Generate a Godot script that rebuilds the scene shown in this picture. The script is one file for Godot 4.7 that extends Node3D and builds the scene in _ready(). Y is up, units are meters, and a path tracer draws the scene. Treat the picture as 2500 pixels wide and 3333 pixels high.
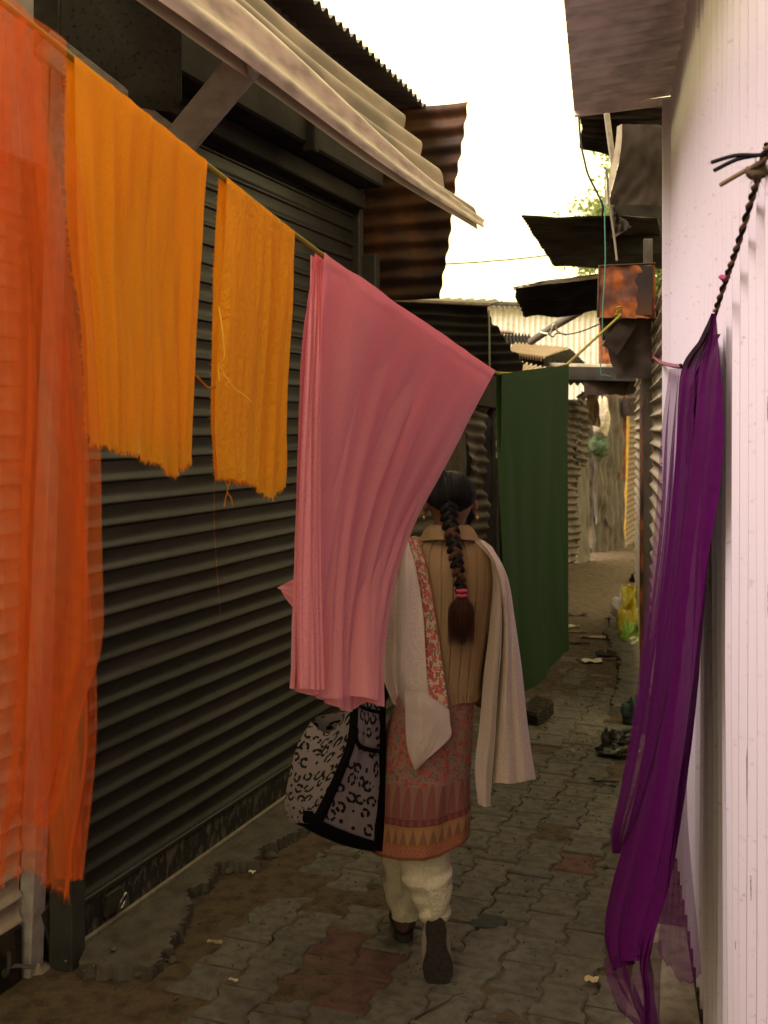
extends Node3D
# A narrow bazaar alley with dyed cloths drying on a rope. Pixels of the photograph (2500 x 3333) give directions; depths come from the ground plane and wall lines.
const F := 3500.0
const EYE := 1.7
const HOR := 1390.0
const U := Vector3(0.3633, 0, -0.9317)       # along the left shop fronts, away from the camera
const N := Vector3(0.9317, 0, 0.3633)        # from the left fronts into the alley
const WL := Vector3(-0.958, 0, -3.486)       # a point at the foot of the left fronts
const RW := Vector3(0.2037, 0, -0.979)       # along the right wall
const RN := Vector3(-0.979, 0, -0.2037)      # from the right wall into the alley
var rng := RandomNumberGenerator.new()
var ns := FastNoiseLite.new()
var tex := {}
var mats := {}
var taken := {}

func P(x: float, y: float, d: float) -> Vector3:
	return Vector3((x - 1250.0) / F * d, EYE - (y - HOR) / F * d, -d)

func G(x: float, y: float, h := 0.0) -> Vector3:      # the point at height h seen at pixel (x, y)
	return P(x, y, (EYE - h) * F / (y - HOR))

func LW(s: float, y: float, o: float) -> Vector3:
	return WL + U * s + Vector3(0, y, 0) + N * o

func RWP(d: float, y: float, o: float) -> Vector3:
	return Vector3(0.26 + 0.208 * d, y, -d) + RN * o

func n1(a: float, b := 0.0) -> float:
	return ns.get_noise_2d(a, b)

# ---------------------------------------------------------------- nodes
func numbered(called: String) -> String:
	taken[called] = int(taken.get(called, -1)) + 1
	return called if taken[called] == 0 else "%s_%03d" % [called, taken[called]]

func thing(called: String, label: String, category: String, at := Vector3.ZERO, basis := Basis(), group := "") -> Node3D:
	var o := Node3D.new()
	o.name = numbered(called)
	add_child(o)
	o.transform = Transform3D(basis, at)
	o.set_meta("label", label)
	o.set_meta("category", category)
	if group:
		o.set_meta("group", group)
	return o

func part(called: String, mesh: Mesh, m: Material, parent: Node, at := Vector3.ZERO, basis := Basis()) -> MeshInstance3D:
	var o := MeshInstance3D.new()
	o.name = called
	o.mesh = mesh
	o.material_override = m
	o.transform = Transform3D(basis, at)
	parent.add_child(o, true)
	return o

func single(called: String, mesh: Mesh, m: Material, label: String, category: String, at := Vector3.ZERO, basis := Basis(), group := "") -> MeshInstance3D:
	var o := part(numbered(called), mesh, m, self, at, basis)
	o.set_meta("label", label)
	o.set_meta("category", category)
	if group:
		o.set_meta("group", group)
	return o

func setting(called: String, mesh: Mesh, m: Material) -> MeshInstance3D:
	var o := part(called, mesh, m, self)
	o.set_meta("kind", "structure")
	return o

# ---------------------------------------------------------------- textures and materials
func ntex(called: String, freq: float, colors: Array, offsets: Array, size := 512, kind := FastNoiseLite.TYPE_SIMPLEX_SMOOTH, octaves := 4, sd := 1, warp := 0.0) -> Texture2D:
	if tex.has(called):
		return tex[called]
	var n := FastNoiseLite.new()
	n.noise_type = kind
	n.frequency = freq
	n.seed = sd
	n.fractal_octaves = octaves
	if warp > 0.0:
		n.domain_warp_enabled = true
		n.domain_warp_amplitude = warp
		n.domain_warp_frequency = freq
	var g := Gradient.new()
	g.offsets = PackedFloat32Array(offsets)
	var cs := PackedColorArray()
	for c in colors:
		cs.append(c if c is Color else Color(c, c, c))
	g.colors = cs
	var t := NoiseTexture2D.new()
	t.width = size
	t.height = size
	t.seamless = true
	t.noise = n
	t.color_ramp = g
	tex[called] = t
	return t

func lin(r: float, g: float, b: float) -> Color:
	return Color(r, g, b).linear_to_srgb()

func mat(called: String, r: float, g: float, b: float, rough := 0.8, o := {}) -> StandardMaterial3D:
	if mats.has(called):
		return mats[called]
	var m := StandardMaterial3D.new()
	m.resource_name = called
	m.albedo_color = lin(r, g, b)
	m.roughness = rough
	m.metallic = o.get("metal", 0.0)
	m.metallic_specular = o.get("spec", 0.4 if maxf(r, maxf(g, b)) > 0.12 else 0.2)
	m.cull_mode = BaseMaterial3D.CULL_DISABLED
	if o.has("tex"):
		m.albedo_texture = o.tex
	if o.has("tri"):
		m.uv1_triplanar = true
		m.uv1_world_triplanar = o.get("world", true)
		var k = o.tri
		m.uv1_scale = k if k is Vector3 else Vector3(k, k, k)
	elif o.has("uv"):
		m.uv1_scale = o.uv
	if o.has("bump"):
		m.heightmap_enabled = true
		m.heightmap_texture = o.bump
		m.heightmap_scale = o.get("depth", 0.2)
	if o.has("detail"):
		m.detail_enabled = true
		m.detail_albedo = o.detail
		m.detail_blend_mode = BaseMaterial3D.BLEND_MODE_MUL
		m.detail_uv_layer = BaseMaterial3D.DETAIL_UV_2
		m.uv2_triplanar = true
		m.uv2_world_triplanar = true
		var k2 = o.get("dtri", 1.0)
		m.uv2_scale = k2 if k2 is Vector3 else Vector3(k2, k2, k2)
	if o.has("back"):
		m.backlight_enabled = true
		var bk: Array = o.back
		m.backlight = lin(bk[0], bk[1], bk[2])
	if o.has("alpha"):
		m.transparency = BaseMaterial3D.TRANSPARENCY_ALPHA
		m.albedo_color.a = o.alpha
	if o.has("sheen"):
		m.rim_enabled = true
		m.rim = o.sheen
		m.rim_tint = 0.7
	if o.has("coat"):
		m.clearcoat_enabled = true
		m.clearcoat = o.coat
		m.clearcoat_roughness = o.get("coat_rough", 0.3)
	if o.get("vc", false):
		m.vertex_color_use_as_albedo = true
	mats[called] = m
	return m

# ---------------------------------------------------------------- meshes
func commit(st: SurfaceTool) -> ArrayMesh:
	st.generate_normals()
	return st.commit()

func begin() -> SurfaceTool:
	var st := SurfaceTool.new()
	st.begin(Mesh.PRIMITIVE_TRIANGLES)
	return st

func grid_into(st: SurfaceTool, base: int, nu: int, nv: int, f: Callable, size := Vector2.ONE, wrap := false) -> int:
	for j in nv + 1:
		for i in nu + 1:
			st.set_uv(Vector2(float(i) / nu * size.x, float(j) / nv * size.y))
			var k := 0 if (wrap and i == nu) else i
			st.add_vertex(f.call(float(k) / nu, float(j) / nv))
	for j in nv:
		for i in nu:
			var a := base + j * (nu + 1) + i
			var b := a + 1
			var c := a + nu + 1
			var d := c + 1
			for q in [a, b, c, b, d, c]:
				st.add_index(q)
	return base + (nu + 1) * (nv + 1)

func grid(nu: int, nv: int, f: Callable, size := Vector2.ONE, wrap := false) -> ArrayMesh:
	var st := begin()
	grid_into(st, 0, nu, nv, f, size, wrap)
	return commit(st)

func quad(st: SurfaceTool, a: Vector3, b: Vector3, c: Vector3, d: Vector3) -> void:
	for v in [a, b, c, a, c, d]:
		st.add_vertex(v)

func cbox(size: Vector3, ch := 0.004, origin := Vector3.ZERO) -> ArrayMesh:
	# a box with chamfered edges, flat shaded
	var st := begin()
	st.set_smooth_group(-1)
	box_into(st, size, ch, Transform3D(Basis(), origin))
	return commit(st)

func box_into(st: SurfaceTool, size: Vector3, ch: float, xf: Transform3D) -> void:
	var h := size * 0.5
	ch = minf(ch, minf(h.x, minf(h.y, h.z)) * 0.45)
	var c := func(sx: float, sy: float, sz: float, axis: int) -> Vector3:
		var v := Vector3(sx * (h.x - (0.0 if axis == 0 else ch)), sy * (h.y - (0.0 if axis == 1 else ch)), sz * (h.z - (0.0 if axis == 2 else ch)))
		return xf * v
	var put := func(vs: Array) -> void:
		var mid := Vector3.ZERO
		for v in vs:
			mid += v
		mid /= vs.size()
		var nn: Vector3 = (vs[1] - vs[0]).cross(vs[2] - vs[0])
		var out: Vector3 = mid - xf.origin
		var idx := range(1, vs.size() - 1)
		for k in idx:
			if nn.dot(out) > 0.0:
				for v in [vs[0], vs[k + 1], vs[k]]:
					st.add_vertex(v)
			else:
				for v in [vs[0], vs[k], vs[k + 1]]:
					st.add_vertex(v)
	for s in [-1.0, 1.0]:
		put.call([c.call(s, -1, -1, 0), c.call(s, 1, -1, 0), c.call(s, 1, 1, 0), c.call(s, -1, 1, 0)])
		put.call([c.call(-1, s, -1, 1), c.call(1, s, -1, 1), c.call(1, s, 1, 1), c.call(-1, s, 1, 1)])
		put.call([c.call(-1, -1, s, 2), c.call(1, -1, s, 2), c.call(1, 1, s, 2), c.call(-1, 1, s, 2)])
		for t in [-1.0, 1.0]:
			put.call([c.call(s, t, -1, 0), c.call(s, t, 1, 0), c.call(s, t, 1, 1), c.call(s, t, -1, 1)])
			put.call([c.call(s, -1, t, 0), c.call(s, 1, t, 0), c.call(s, 1, t, 2), c.call(s, -1, t, 2)])
			put.call([c.call(-1, s, t, 1), c.call(1, s, t, 1), c.call(1, s, t, 2), c.call(-1, s, t, 2)])
			for w in [-1.0, 1.0]:
				put.call([c.call(s, t, w, 0), c.call(s, t, w, 1), c.call(s, t, w, 2)])

func along(a: Vector3, b: Vector3, up := Vector3.UP) -> Basis:      # x axis from a to b
	var x := (b - a).normalized()
	if absf(x.dot(up)) > 0.98:
		up = Vector3(0, 0, 1)
	var z := x.cross(up).normalized()
	return Basis(x, z.cross(x), z)

func beam_mesh(a: Vector3, b: Vector3, h: float, w: float, ch := 0.004, up := Vector3.UP) -> ArrayMesh:
	var st := begin()
	st.set_smooth_group(-1)
	box_into(st, Vector3(a.distance_to(b), h, w), ch, Transform3D(along(a, b, up), (a + b) * 0.5))
	return commit(st)

func tube_into(st: SurfaceTool, base: int, pts: Array, r: Callable, sides := 8) -> int:
	var n := pts.size()
	var side := Vector3.ZERO
	for i in n:
		var t: Vector3 = (pts[mini(i + 1, n - 1)] - pts[maxi(i - 1, 0)]).normalized()
		if side == Vector3.ZERO:
			side = t.cross(Vector3.UP if absf(t.y) < 0.9 else Vector3.RIGHT).normalized()
		side = (side - t * side.dot(t)).normalized()
		var up := t.cross(side)
		for k in sides + 1:
			var a := TAU * k / sides
			st.set_uv(Vector2(float(k) / sides, i * 0.1))
			st.add_vertex(pts[i] + (side * cos(a) + up * sin(a)) * float(r.call(float(i) / (n - 1))))
	for i in n - 1:
		for k in sides:
			var a := base + i * (sides + 1) + k
			var c := a + sides + 1
			for q in [a, a + 1, c, a + 1, c + 1, c]:
				st.add_index(q)
	return base + n * (sides + 1)

func tube(pts: Array, radius: float, sides := 8, taper := 1.0) -> ArrayMesh:
	var st := begin()
	tube_into(st, 0, pts, func(t): return radius * lerpf(1.0, taper, t), sides)
	return commit(st)

func cr(a: Array, t: float) -> Vector3:          # Catmull-Rom through the points of a
	var n := a.size() - 1
	var f := clampf(t, 0.0, 1.0) * n
	var i := mini(int(f), n - 1)
	var k := f - i
	var p0: Vector3 = a[maxi(i - 1, 0)]
	var p1: Vector3 = a[i]
	var p2: Vector3 = a[i + 1]
	var p3: Vector3 = a[mini(i + 2, n)]
	return p1.cubic_interpolate(p2, p0, p3, k)

func smooth_pts(a: Array, n: int) -> Array:
	var out := []
	for i in n + 1:
		out.append(cr(a, float(i) / n))
	return out

func corr(a: Vector3, b: Vector3, c: Vector3, d: Vector3, waves: float, amp: float, nv := 8, rag := 0.0, dent := 0.0, sd := 0.0) -> ArrayMesh:
	# a corrugated sheet: a-b runs across the ribs, a-d along them
	var nrm := (b - a).cross(d - a).normalized()
	var size := Vector2(a.distance_to(b), a.distance_to(d))
	var nu := int(waves * 8)
	return grid(nu, nv, func(u, v):
		var vv: float = v
		if rag > 0.0:
			vv = v + rag * n1(u * size.x * 9.0 + sd, v * 3.0) * (1.0 if v > 0.99 or v < 0.01 else 0.3)
		var p: Vector3 = a.lerp(b, u).lerp(d.lerp(c, u), vv)
		var w := sin(TAU * waves * u)
		return p + nrm * (amp * w + dent * n1(u * size.x * 3.0 + sd, v * size.y * 3.0 + 9.0)), size)

func slab(outline: PackedVector2Array, y0: float, y1: float, rough := 0.0, under := 0.0) -> ArrayMesh:
	# a flat slab with a given plan (x, z)
	var st := begin()
	st.set_smooth_group(-1)
	var tri := Geometry2D.triangulate_polygon(outline)
	for i in range(0, tri.size(), 3):
		var v := []
		for k in 3:
			var q := outline[tri[i + k]]
			v.append(Vector3(q.x, y1 + rough * n1(q.x * 8.0, q.y * 8.0), q.y))
		if (v[1] - v[0]).cross(v[2] - v[0]).y > 0.0:
			v.reverse()
		for q in v:
			st.add_vertex(q)
	var n := outline.size()
	var cw := Geometry2D.is_polygon_clockwise(outline)
	for i in n:
		var p := outline[i]
		var q := outline[(i + 1) % n]
		var pa := Vector3(p.x, y1 + rough * n1(p.x * 8.0, p.y * 8.0), p.y)
		var qa := Vector3(q.x, y1 + rough * n1(q.x * 8.0, q.y * 8.0), q.y)
		var pb := Vector3(p.x + under * n1(p.x * 60.0, p.y * 60.0), y0, p.y + under * n1(p.y * 60.0, p.x * 60.0))
		var qb := Vector3(q.x + under * n1(q.x * 60.0, q.y * 60.0), y0, q.y + under * n1(q.y * 60.0, q.x * 60.0))
		if cw:
			quad(st, pa, qa, qb, pb)
		else:
			quad(st, pa, pb, qb, qa)
	return commit(st)

func jagged(pts: Array, step: float, amp: float, sd: float) -> PackedVector2Array:     # broken edge between given ground points
	var out := PackedVector2Array()
	for i in pts.size() - 1:
		var a: Vector2 = pts[i]
		var b: Vector2 = pts[i + 1]
		var k := maxi(1, int(a.distance_to(b) / step))
		var nn := (b - a).orthogonal().normalized()
		for j in k:
			var p := a.lerp(b, float(j) / k)
			if not (i == 0 and j == 0):
				p += nn * amp * (n1(p.x * 30.0 + sd, p.y * 30.0) + 0.6 * n1(p.x * 90.0, p.y * 90.0 + sd))
			out.append(p)
	out.append(pts[-1])
	return out

# ---------------------------------------------------------------- hanging cloth
func cloth_into(st: SurfaceTool, base: int, L: Array, R: Array, nu: int, nv: int, o: Dictionary) -> int:
	var lp := []
	var rp := []
	for q in L:
		lp.append(P(q[0], q[1], q[2]))
	for q in R:
		rp.append(P(q[0], q[1], q[2]))
	var amp: float = o.get("amp", 0.01)
	var fr: float = o.get("fr", 6.0)
	var vf: float = o.get("vf", 0.8)
	var sd: float = o.get("seed", 0.0)
	var ov: float = o.get("ov", 0.0)
	var sharp: float = o.get("sharp", 3.0)
	var off: float = o.get("off", 0.0)
	var fine: float = o.get("fine", 0.0)
	var top: float = o.get("top", 0.25)
	var lean: float = o.get("lean", 0.0)
	var bot: Array = o.get("bot", [0.0, 0.0])
	var ragged: float = o.get("rag", 0.0)
	var wid: float = lp[0].distance_to(rp[0])
	var mid: Vector3 = (rp[0] - lp[0])
	if mid.length() < 0.1:
		mid = rp[rp.size() / 2] - lp[lp.size() / 2]
	var nrm := mid.cross(Vector3.DOWN).normalized()
	var hgt: float = lp[0].distance_to(lp[-1])
	var width: float = maxf(wid, lp[lp.size() / 2].distance_to(rp[rp.size() / 2]))
	var f := func(s: float, t: float) -> Vector3:
		var h := n1(s * fr + sd + lean * t, t * vf + sd)
		var g := n1(s * fr * 2.1 + sd + 31.0 + lean * t, t * vf * 1.6)
		var a := lerpf(top, 1.0, smoothstep(0.0, 0.3, t))
		var fold := sin(h * sharp * 1.5) + float(o.get("g", 0.3)) * sin(g * sharp * 1.2)
		var s2 := s
		if ov != 0.0:
			s2 = s + ov * a * sin(h * sharp * 2.0 + 1.3) * smoothstep(0.0, 0.12, s) * smoothstep(1.0, 0.88, s)
		var lo: Vector3 = cr(lp, t)
		var hi: Vector3 = cr(rp, t)
		var p := lo.lerp(hi, s2)
		var bi := s * (bot.size() - 1)
		var b0 := mini(int(bi), bot.size() - 2)
		var dy := lerpf(bot[b0], bot[b0 + 1], bi - b0) + ragged * (n1(s * 60.0 + sd, 3.0) + 0.5 * n1(s * 170.0 + sd, 8.0))
		p.y -= dy / F * absf(p.z) * t * t * t
		var fn := fine * (0.6 * n1(s * width * 34.0 + sd + t * 2.0, t * hgt * 15.0) + n1(s * width * 15.0 - sd, t * hgt * 12.0 - s * 2.0))
		return p + nrm * (amp * a * fold + fn + off)
	var nb := grid_into(st, base, nu, nv, f, Vector2(width, hgt))
	var fray: float = o.get("fray", 0.0)
	if fray > 0.0:
		var count: int = o.get("fray_n", 220)
		for k in count:
			var s := rng.randf()
			var at: Vector3 = f.call(s, 1.0)
			if o.get("fray_sides", false) and k % 3 == 0:
				s = 1.0 if k % 2 else 0.0
				at = f.call(s, rng.randf())
			var dir := (Vector3.DOWN + mid.normalized() * rng.randf_range(-0.7, 0.7) + nrm * rng.randf_range(-0.4, 0.4)).normalized()
			if s == 1.0 or s == 0.0:
				dir = (mid.normalized() * (s * 2.0 - 1.0) + Vector3.DOWN * rng.randf_range(-0.2, 0.8)).normalized()
			var ln := fray * rng.randf_range(0.3, 1.2)
			var w := mid.normalized() * 0.0009
			if s == 1.0 or s == 0.0:
				w = Vector3.UP * 0.0009
			for v in [at - w - dir * 0.002, at + dir * ln, at + w - dir * 0.002]:
				st.set_uv(Vector2.ZERO)
				st.add_vertex(v)
			for q in 3:
				st.add_index(nb + q)
			nb += 3
	return nb

func cloth(L: Array, R: Array, nu: int, nv: int, o: Dictionary) -> ArrayMesh:
	var st := begin()
	cloth_into(st, 0, L, R, nu, nv, o)
	return commit(st)

# ---------------------------------------------------------------- the place
func _ready() -> void:
	rng.seed = 7
	ns.noise_type = FastNoiseLite.TYPE_SIMPLEX_SMOOTH
	ns.frequency = 1.0
	ns.seed = 3
	ns.fractal_type = FastNoiseLite.FRACTAL_NONE
	look()
	textures()
	ground()
	left_fronts()
	right_building()
	far_end()
	drying_cloths()
	woman()
	litter()

func look() -> void:
	var cam := Camera3D.new()
	cam.name = "camera"
	add_child(cam)
	var lens := CameraAttributesPhysical.new()
	lens.frustum_focal_length = 40.0
	lens.frustum_focus_distance = 3.3
	lens.frustum_near = 0.05
	lens.frustum_far = 200.0
	lens.exposure_aperture = 7.0
	cam.attributes = lens
	cam.projection = Camera3D.PROJECTION_FRUSTUM
	cam.near = 0.05
	cam.far = 200.0
	cam.size = 3333.0 / F * 0.05
	cam.frustum_offset = Vector2(0, -(1666.5 - HOR) / F * 0.05)
	cam.position = Vector3(0, EYE, 0)
	cam.current = true
	var env := Environment.new()
	env.background_mode = Environment.BG_SKY
	var sky := Sky.new()
	var sm := ProceduralSkyMaterial.new()      # a bright, milky, slightly yellow overcast
	sm.sky_top_color = lin(0.97, 0.80, 0.42)
	sm.sky_horizon_color = lin(0.97, 0.79, 0.315)
	sm.sky_curve = 0.15
	sm.ground_bottom_color = lin(0.12, 0.10, 0.08)
	sm.ground_horizon_color = lin(0.3, 0.27, 0.22)
	sky.sky_material = sm
	env.sky = sky
	env.background_energy_multiplier = 0.8
	env.tonemap_mode = Environment.TONE_MAPPER_LINEAR
	env.tonemap_exposure = 3.6
	env.sdfgi_enabled = true
	env.ssao_enabled = true
	env.ssil_enabled = true
	var we := WorldEnvironment.new()
	we.name = "environment"
	we.environment = env
	add_child(we)
	var sun := DirectionalLight3D.new()
	sun.name = "sun"
	sun.light_color = Color(1.0, 0.94, 0.92)
	sun.light_energy = 0.5
	sun.light_angular_distance = 30.0
	sun.shadow_enabled = true
	sun.sky_mode = DirectionalLight3D.SKY_MODE_LIGHT_ONLY
	add_child(sun)
	sun.look_at_from_position(Vector3(-3.9, 5.0, 2.6), Vector3(0, 0, 0))

func textures() -> void:
	ntex("mottle", 0.012, [0.80, 0.93, 1.0], [0.2, 0.5, 0.8], 512, FastNoiseLite.TYPE_SIMPLEX_SMOOTH, 6, 4)
	ntex("coarse", 0.005, [0.72, 0.90, 1.0], [0.25, 0.5, 0.75], 512, FastNoiseLite.TYPE_SIMPLEX_SMOOTH, 5, 9, 30.0)
	ntex("grit", 0.09, [0.0, 0.5, 1.0], [0.2, 0.5, 0.8], 512, FastNoiseLite.TYPE_SIMPLEX_SMOOTH, 4, 12)
	ntex("specks", 0.06, [0.6, 0.9, 1.0, 1.0], [0.12, 0.22, 0.34, 1.0], 512, FastNoiseLite.TYPE_SIMPLEX, 4, 22)
	ntex("cloth", 0.035, [0.90, 0.97, 1.0], [0.2, 0.5, 0.85], 512, FastNoiseLite.TYPE_SIMPLEX_SMOOTH, 5, 31)
	ntex("weave", 0.14, [0.93, 0.98, 1.0], [0.2, 0.5, 0.8], 512, FastNoiseLite.TYPE_SIMPLEX_SMOOTH, 3, 37)
	ntex("shawl_print", 0.04, [Color(0.86, 0.83, 0.87), Color(0.97, 0.94, 0.92), Color(1.0, 0.98, 0.96), Color(0.93, 0.86, 0.86)], [0.25, 0.42, 0.6, 0.8], 512, FastNoiseLite.TYPE_SIMPLEX_SMOOTH, 3, 38, 8.0)
	ntex("wall_specks", 0.05, [Color(0.72, 0.62, 0.55), Color(0.97, 0.96, 0.95), Color(1, 1, 1), Color(1, 1, 1)], [0.04, 0.13, 0.22, 1.0], 512, FastNoiseLite.TYPE_SIMPLEX, 4, 66)
	ntex("crinkle", 0.03, [0.0, 0.5, 1.0], [0.2, 0.5, 0.8], 512, FastNoiseLite.TYPE_SIMPLEX_SMOOTH, 5, 33, 20.0)
	var rust := [Color(0.16, 0.10, 0.08), Color(0.24, 0.15, 0.11), Color(0.42, 0.21, 0.10), Color(0.55, 0.27, 0.10), Color(0.36, 0.24, 0.19)]
	ntex("rust", 0.008, rust, [0.15, 0.4, 0.55, 0.68, 0.85], 512, FastNoiseLite.TYPE_SIMPLEX_SMOOTH, 6, 41, 25.0)
	ntex("rust_soft", 0.006, [Color(0.30, 0.19, 0.16), Color(0.40, 0.25, 0.19), Color(0.56, 0.31, 0.16), Color(0.64, 0.37, 0.15), Color(0.47, 0.28, 0.19)], [0.2, 0.42, 0.56, 0.68, 0.9], 512, FastNoiseLite.TYPE_SIMPLEX_SMOOTH, 6, 43, 20.0)
	ntex("galv", 0.008, [Color(0.40, 0.31, 0.26), Color(0.47, 0.44, 0.42), Color(0.53, 0.51, 0.49), Color(0.50, 0.45, 0.41), Color(0.42, 0.30, 0.23)], [0.1, 0.35, 0.55, 0.75, 0.9], 512, FastNoiseLite.TYPE_SIMPLEX_SMOOTH, 6, 47, 20.0)
	ntex("peel", 0.03, [Color(0.17, 0.16, 0.15), Color(0.19, 0.175, 0.165), Color(0.46, 0.44, 0.41), Color(0.5, 0.47, 0.43)], [0.0, 0.56, 0.63, 1.0], 512, FastNoiseLite.TYPE_SIMPLEX_SMOOTH, 5, 51, 12.0)
	ntex("dirt", 0.01, [Color(0.34, 0.30, 0.25), Color(0.43, 0.375, 0.31), Color(0.50, 0.44, 0.36), Color(0.46, 0.41, 0.35)], [0.15, 0.4, 0.65, 0.9], 1024, FastNoiseLite.TYPE_SIMPLEX_SMOOTH, 7, 55, 20.0)
	ntex("stain", 0.006, [0.90, 0.98, 1.0, 0.94], [0.1, 0.4, 0.65, 0.95], 512, FastNoiseLite.TYPE_SIMPLEX_SMOOTH, 5, 61, 15.0)

# ---------------------------------------------------------------- ground and paving
func dirt_height(x: float, z: float) -> float:
	var d := -z
	var c := 0.32 + 0.33 * (d - 3.3)               # the middle of the trodden, swept part
	var off := x - c
	var h := -0.0085 + 0.013 * smoothstep(0.35, 0.95, -off) + 0.012 * smoothstep(0.45, 0.8, off)
	h += 0.013 * smoothstep(5.5, 9.0, d)
	h += 0.0045 * n1(x * 1.7, z * 1.7) + 0.0025 * n1(x * 7.0, z * 7.0) + 0.0015 * n1(x * 24.0, z * 24.0)
	var l := (Vector3(x, 0, z) - WL)
	var s := l.dot(U)
	var o := l.dot(N)
	h += 0.05 * exp(-pow((s + 0.1) / 0.35, 2.0) - pow((o - 0.02) / 0.28, 2.0))       # drifted soil at the post
	h += 0.02 * smoothstep(0.5, -0.4, o) * (0.6 + 0.8 * n1(x * 5.0, z * 5.0))
	return h

func ground() -> void:
	var xs := []
	var zs := []
	var q := -60.0
	while q < 70.0:
		xs.append(q)
		q += 0.028 if q > -1.7 and q < 1.6 else (0.08 if q > -2.5 and q < 5.0 else 6.0)
	q = 8.0
	while q > -120.0:
		zs.append(q)
		q -= 2.0 if q > -2.0 else (0.028 if q > -7.0 else (0.09 if q > -17.0 else 7.0))
	var st := begin()
	for z in zs:
		for x in xs:
			st.add_vertex(Vector3(x, dirt_height(x, z), z))
	var n := xs.size()
	for j in zs.size() - 1:
		for i in n - 1:
			var a := j * n + i
			for k in [a, a + n, a + 1, a + 1, a + n, a + n + 1]:
				st.add_index(k)
	var dirt := mat("dirt", 0.46, 0.42, 0.40, 0.95, {"tex": tex.dirt, "tri": 1.1, "bump": tex.grit, "depth": 0.25, "detail": tex.specks, "dtri": 3.0})
	setting("ground", commit(st), dirt)
	# interlocking dumbbell pavers, laid along the left fronts
	var plan := []
	for m in [0.40, 0.35, 0.46, 0.31]:
		plan.append(m)
	var tones := []
	var base := [[0.134, 0.118, 0.106], [0.146, 0.128, 0.113], [0.128, 0.115, 0.106], [0.155, 0.134, 0.117], [0.138, 0.123, 0.109]]
	for k in base.size():
		tones.append(mat("paver_%d" % k, base[k][0], base[k][1], base[k][2], 0.9, {"tex": tex.mottle, "tri": 2.2 + 0.3 * k, "bump": tex.grit, "depth": 0.12, "detail": tex.stain, "dtri": 0.9 + 0.13 * k}))
	var red := mat("paver_red", 0.135, 0.072, 0.064, 0.9, {"tex": tex.mottle, "tri": 2.4, "bump": tex.grit, "depth": 0.12, "detail": tex.stain, "dtri": 1.1})
	var mesh := [paver(0.0), paver(1.0), paver(2.0)]
	var pave := Node3D.new()
	pave.name = "pavement"
	pave.set_meta("kind", "structure")
	add_child(pave)
	var dirn := Vector3(0.358, 0, -0.934)
	var side := Vector3(0.934, 0, 0.358)
	var origin := Vector3(0.25, 0, -3.3)
	var spots := []
	for c in range(-7, 9):
		for r in range(-4, 70):
			var at := origin + side * (c * 0.151) + dirn * ((r + 0.5 * (absi(c) % 2)) * 0.186)
			var d := -at.z
			if d < 2.75 or d > 12.0:
				continue
			var wl := (at - WL).dot(N)
			var rl := (at - Vector3(0.26, 0, 0)).dot(RN)
			if wl < 0.42 or rl < 0.2:
				continue
			spots.append([at, c, r])
	spots.sort_custom(func(a, b): return a[0].z > b[0].z)
	var rest := begin()
	var reds := [[1170, 3085], [1000, 3130], [1090, 3210], [1190, 3130], [1820, 2790]]
	var red_ids := {}
	for r in reds:
		var best := -1
		var bd := 0.12
		var g := G(r[0], r[1])
		for i in spots.size():
			var dd: float = g.distance_to(spots[i][0])
			if dd < bd:
				bd = dd
				best = i
		if best >= 0:
			red_ids[best] = true
	for i in spots.size():
		var at: Vector3 = spots[i][0]
		var tilt := Basis.from_euler(Vector3(rng.randfn(0, 0.008), rng.randfn(0, 0.012), rng.randfn(0, 0.008)))
		var b := Basis(side, Vector3.UP, -dirn) * tilt
		var p := at + Vector3(rng.randfn(0, 0.0015), rng.randfn(-0.001, 0.0022), rng.randfn(0, 0.0015))
		if n1(at.x * 2.2 + 5.0, at.z * 2.2) < -0.5:
			p.y -= 0.006
		var ms: Mesh = mesh[rng.randi() % 3]
		var tone: Material = red if red_ids.has(i) else tones[rng.randi() % 5]
		if i < 300:
			part("paver", ms, tone, pave, p, b)
		else:
			rest.append_from(ms, 0, Transform3D(b, p))
	var far := part("distant_pavers", rest.commit(), tones[1], pave)
	far.set_meta("kind", "stuff")
	# the broken cement apron in front of the black shutter
	var cement := mat("cement", 0.115, 0.102, 0.090, 0.92, {"tex": tex.mottle, "tri": 1.3, "bump": tex.grit, "depth": 0.2, "detail": tex.stain, "dtri": 0.7})
	var edge := []
	for e in [[256, 3118], [350, 3126], [476, 3133], [524, 3103], [555, 3055], [591, 2995], [615, 2940], [609, 2880], [684, 2862], [711, 2796], [832, 2790], [856, 2747], [964, 2693], [1060, 2640]]:
		var g := G(e[0], e[1], 0.055)
		edge.append(Vector2(g.x, g.z))
	var last := LW(2.2, 0, 0.33)
	edge.append(Vector2(last.x, last.z))
	var outline := jagged(edge, 0.012, 0.018, 4.0)
	for s in [2.2, 0.3, -0.02]:
		var g := LW(s, 0, 0.012)
		outline.append(Vector2(g.x, g.z))
	var ap := setting("cement_apron", slab(outline, -0.03, 0.042, 0.006, 0.012), cement)
	ap.set_meta("label", "broken cement apron below the black shutter")
	# chips of that cement along the break
	for e in [[455, 3175], [560, 3128], [745, 2838], [880, 2790]]:
		var g := G(e[0], e[1])
		var r := rng.randf_range(0.012, 0.03)
		single("cement_chip", stone(r, rng.randf() * 50.0), cement, "small loose chip of cement beside the broken apron", "rubble", g + Vector3(0, 0.004, 0), Basis.from_euler(Vector3(0, rng.randf() * 6.0, 0)), "cement chips along the broken apron")
	# cement ledges on the right
	var rl1 := PackedVector2Array()
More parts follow.
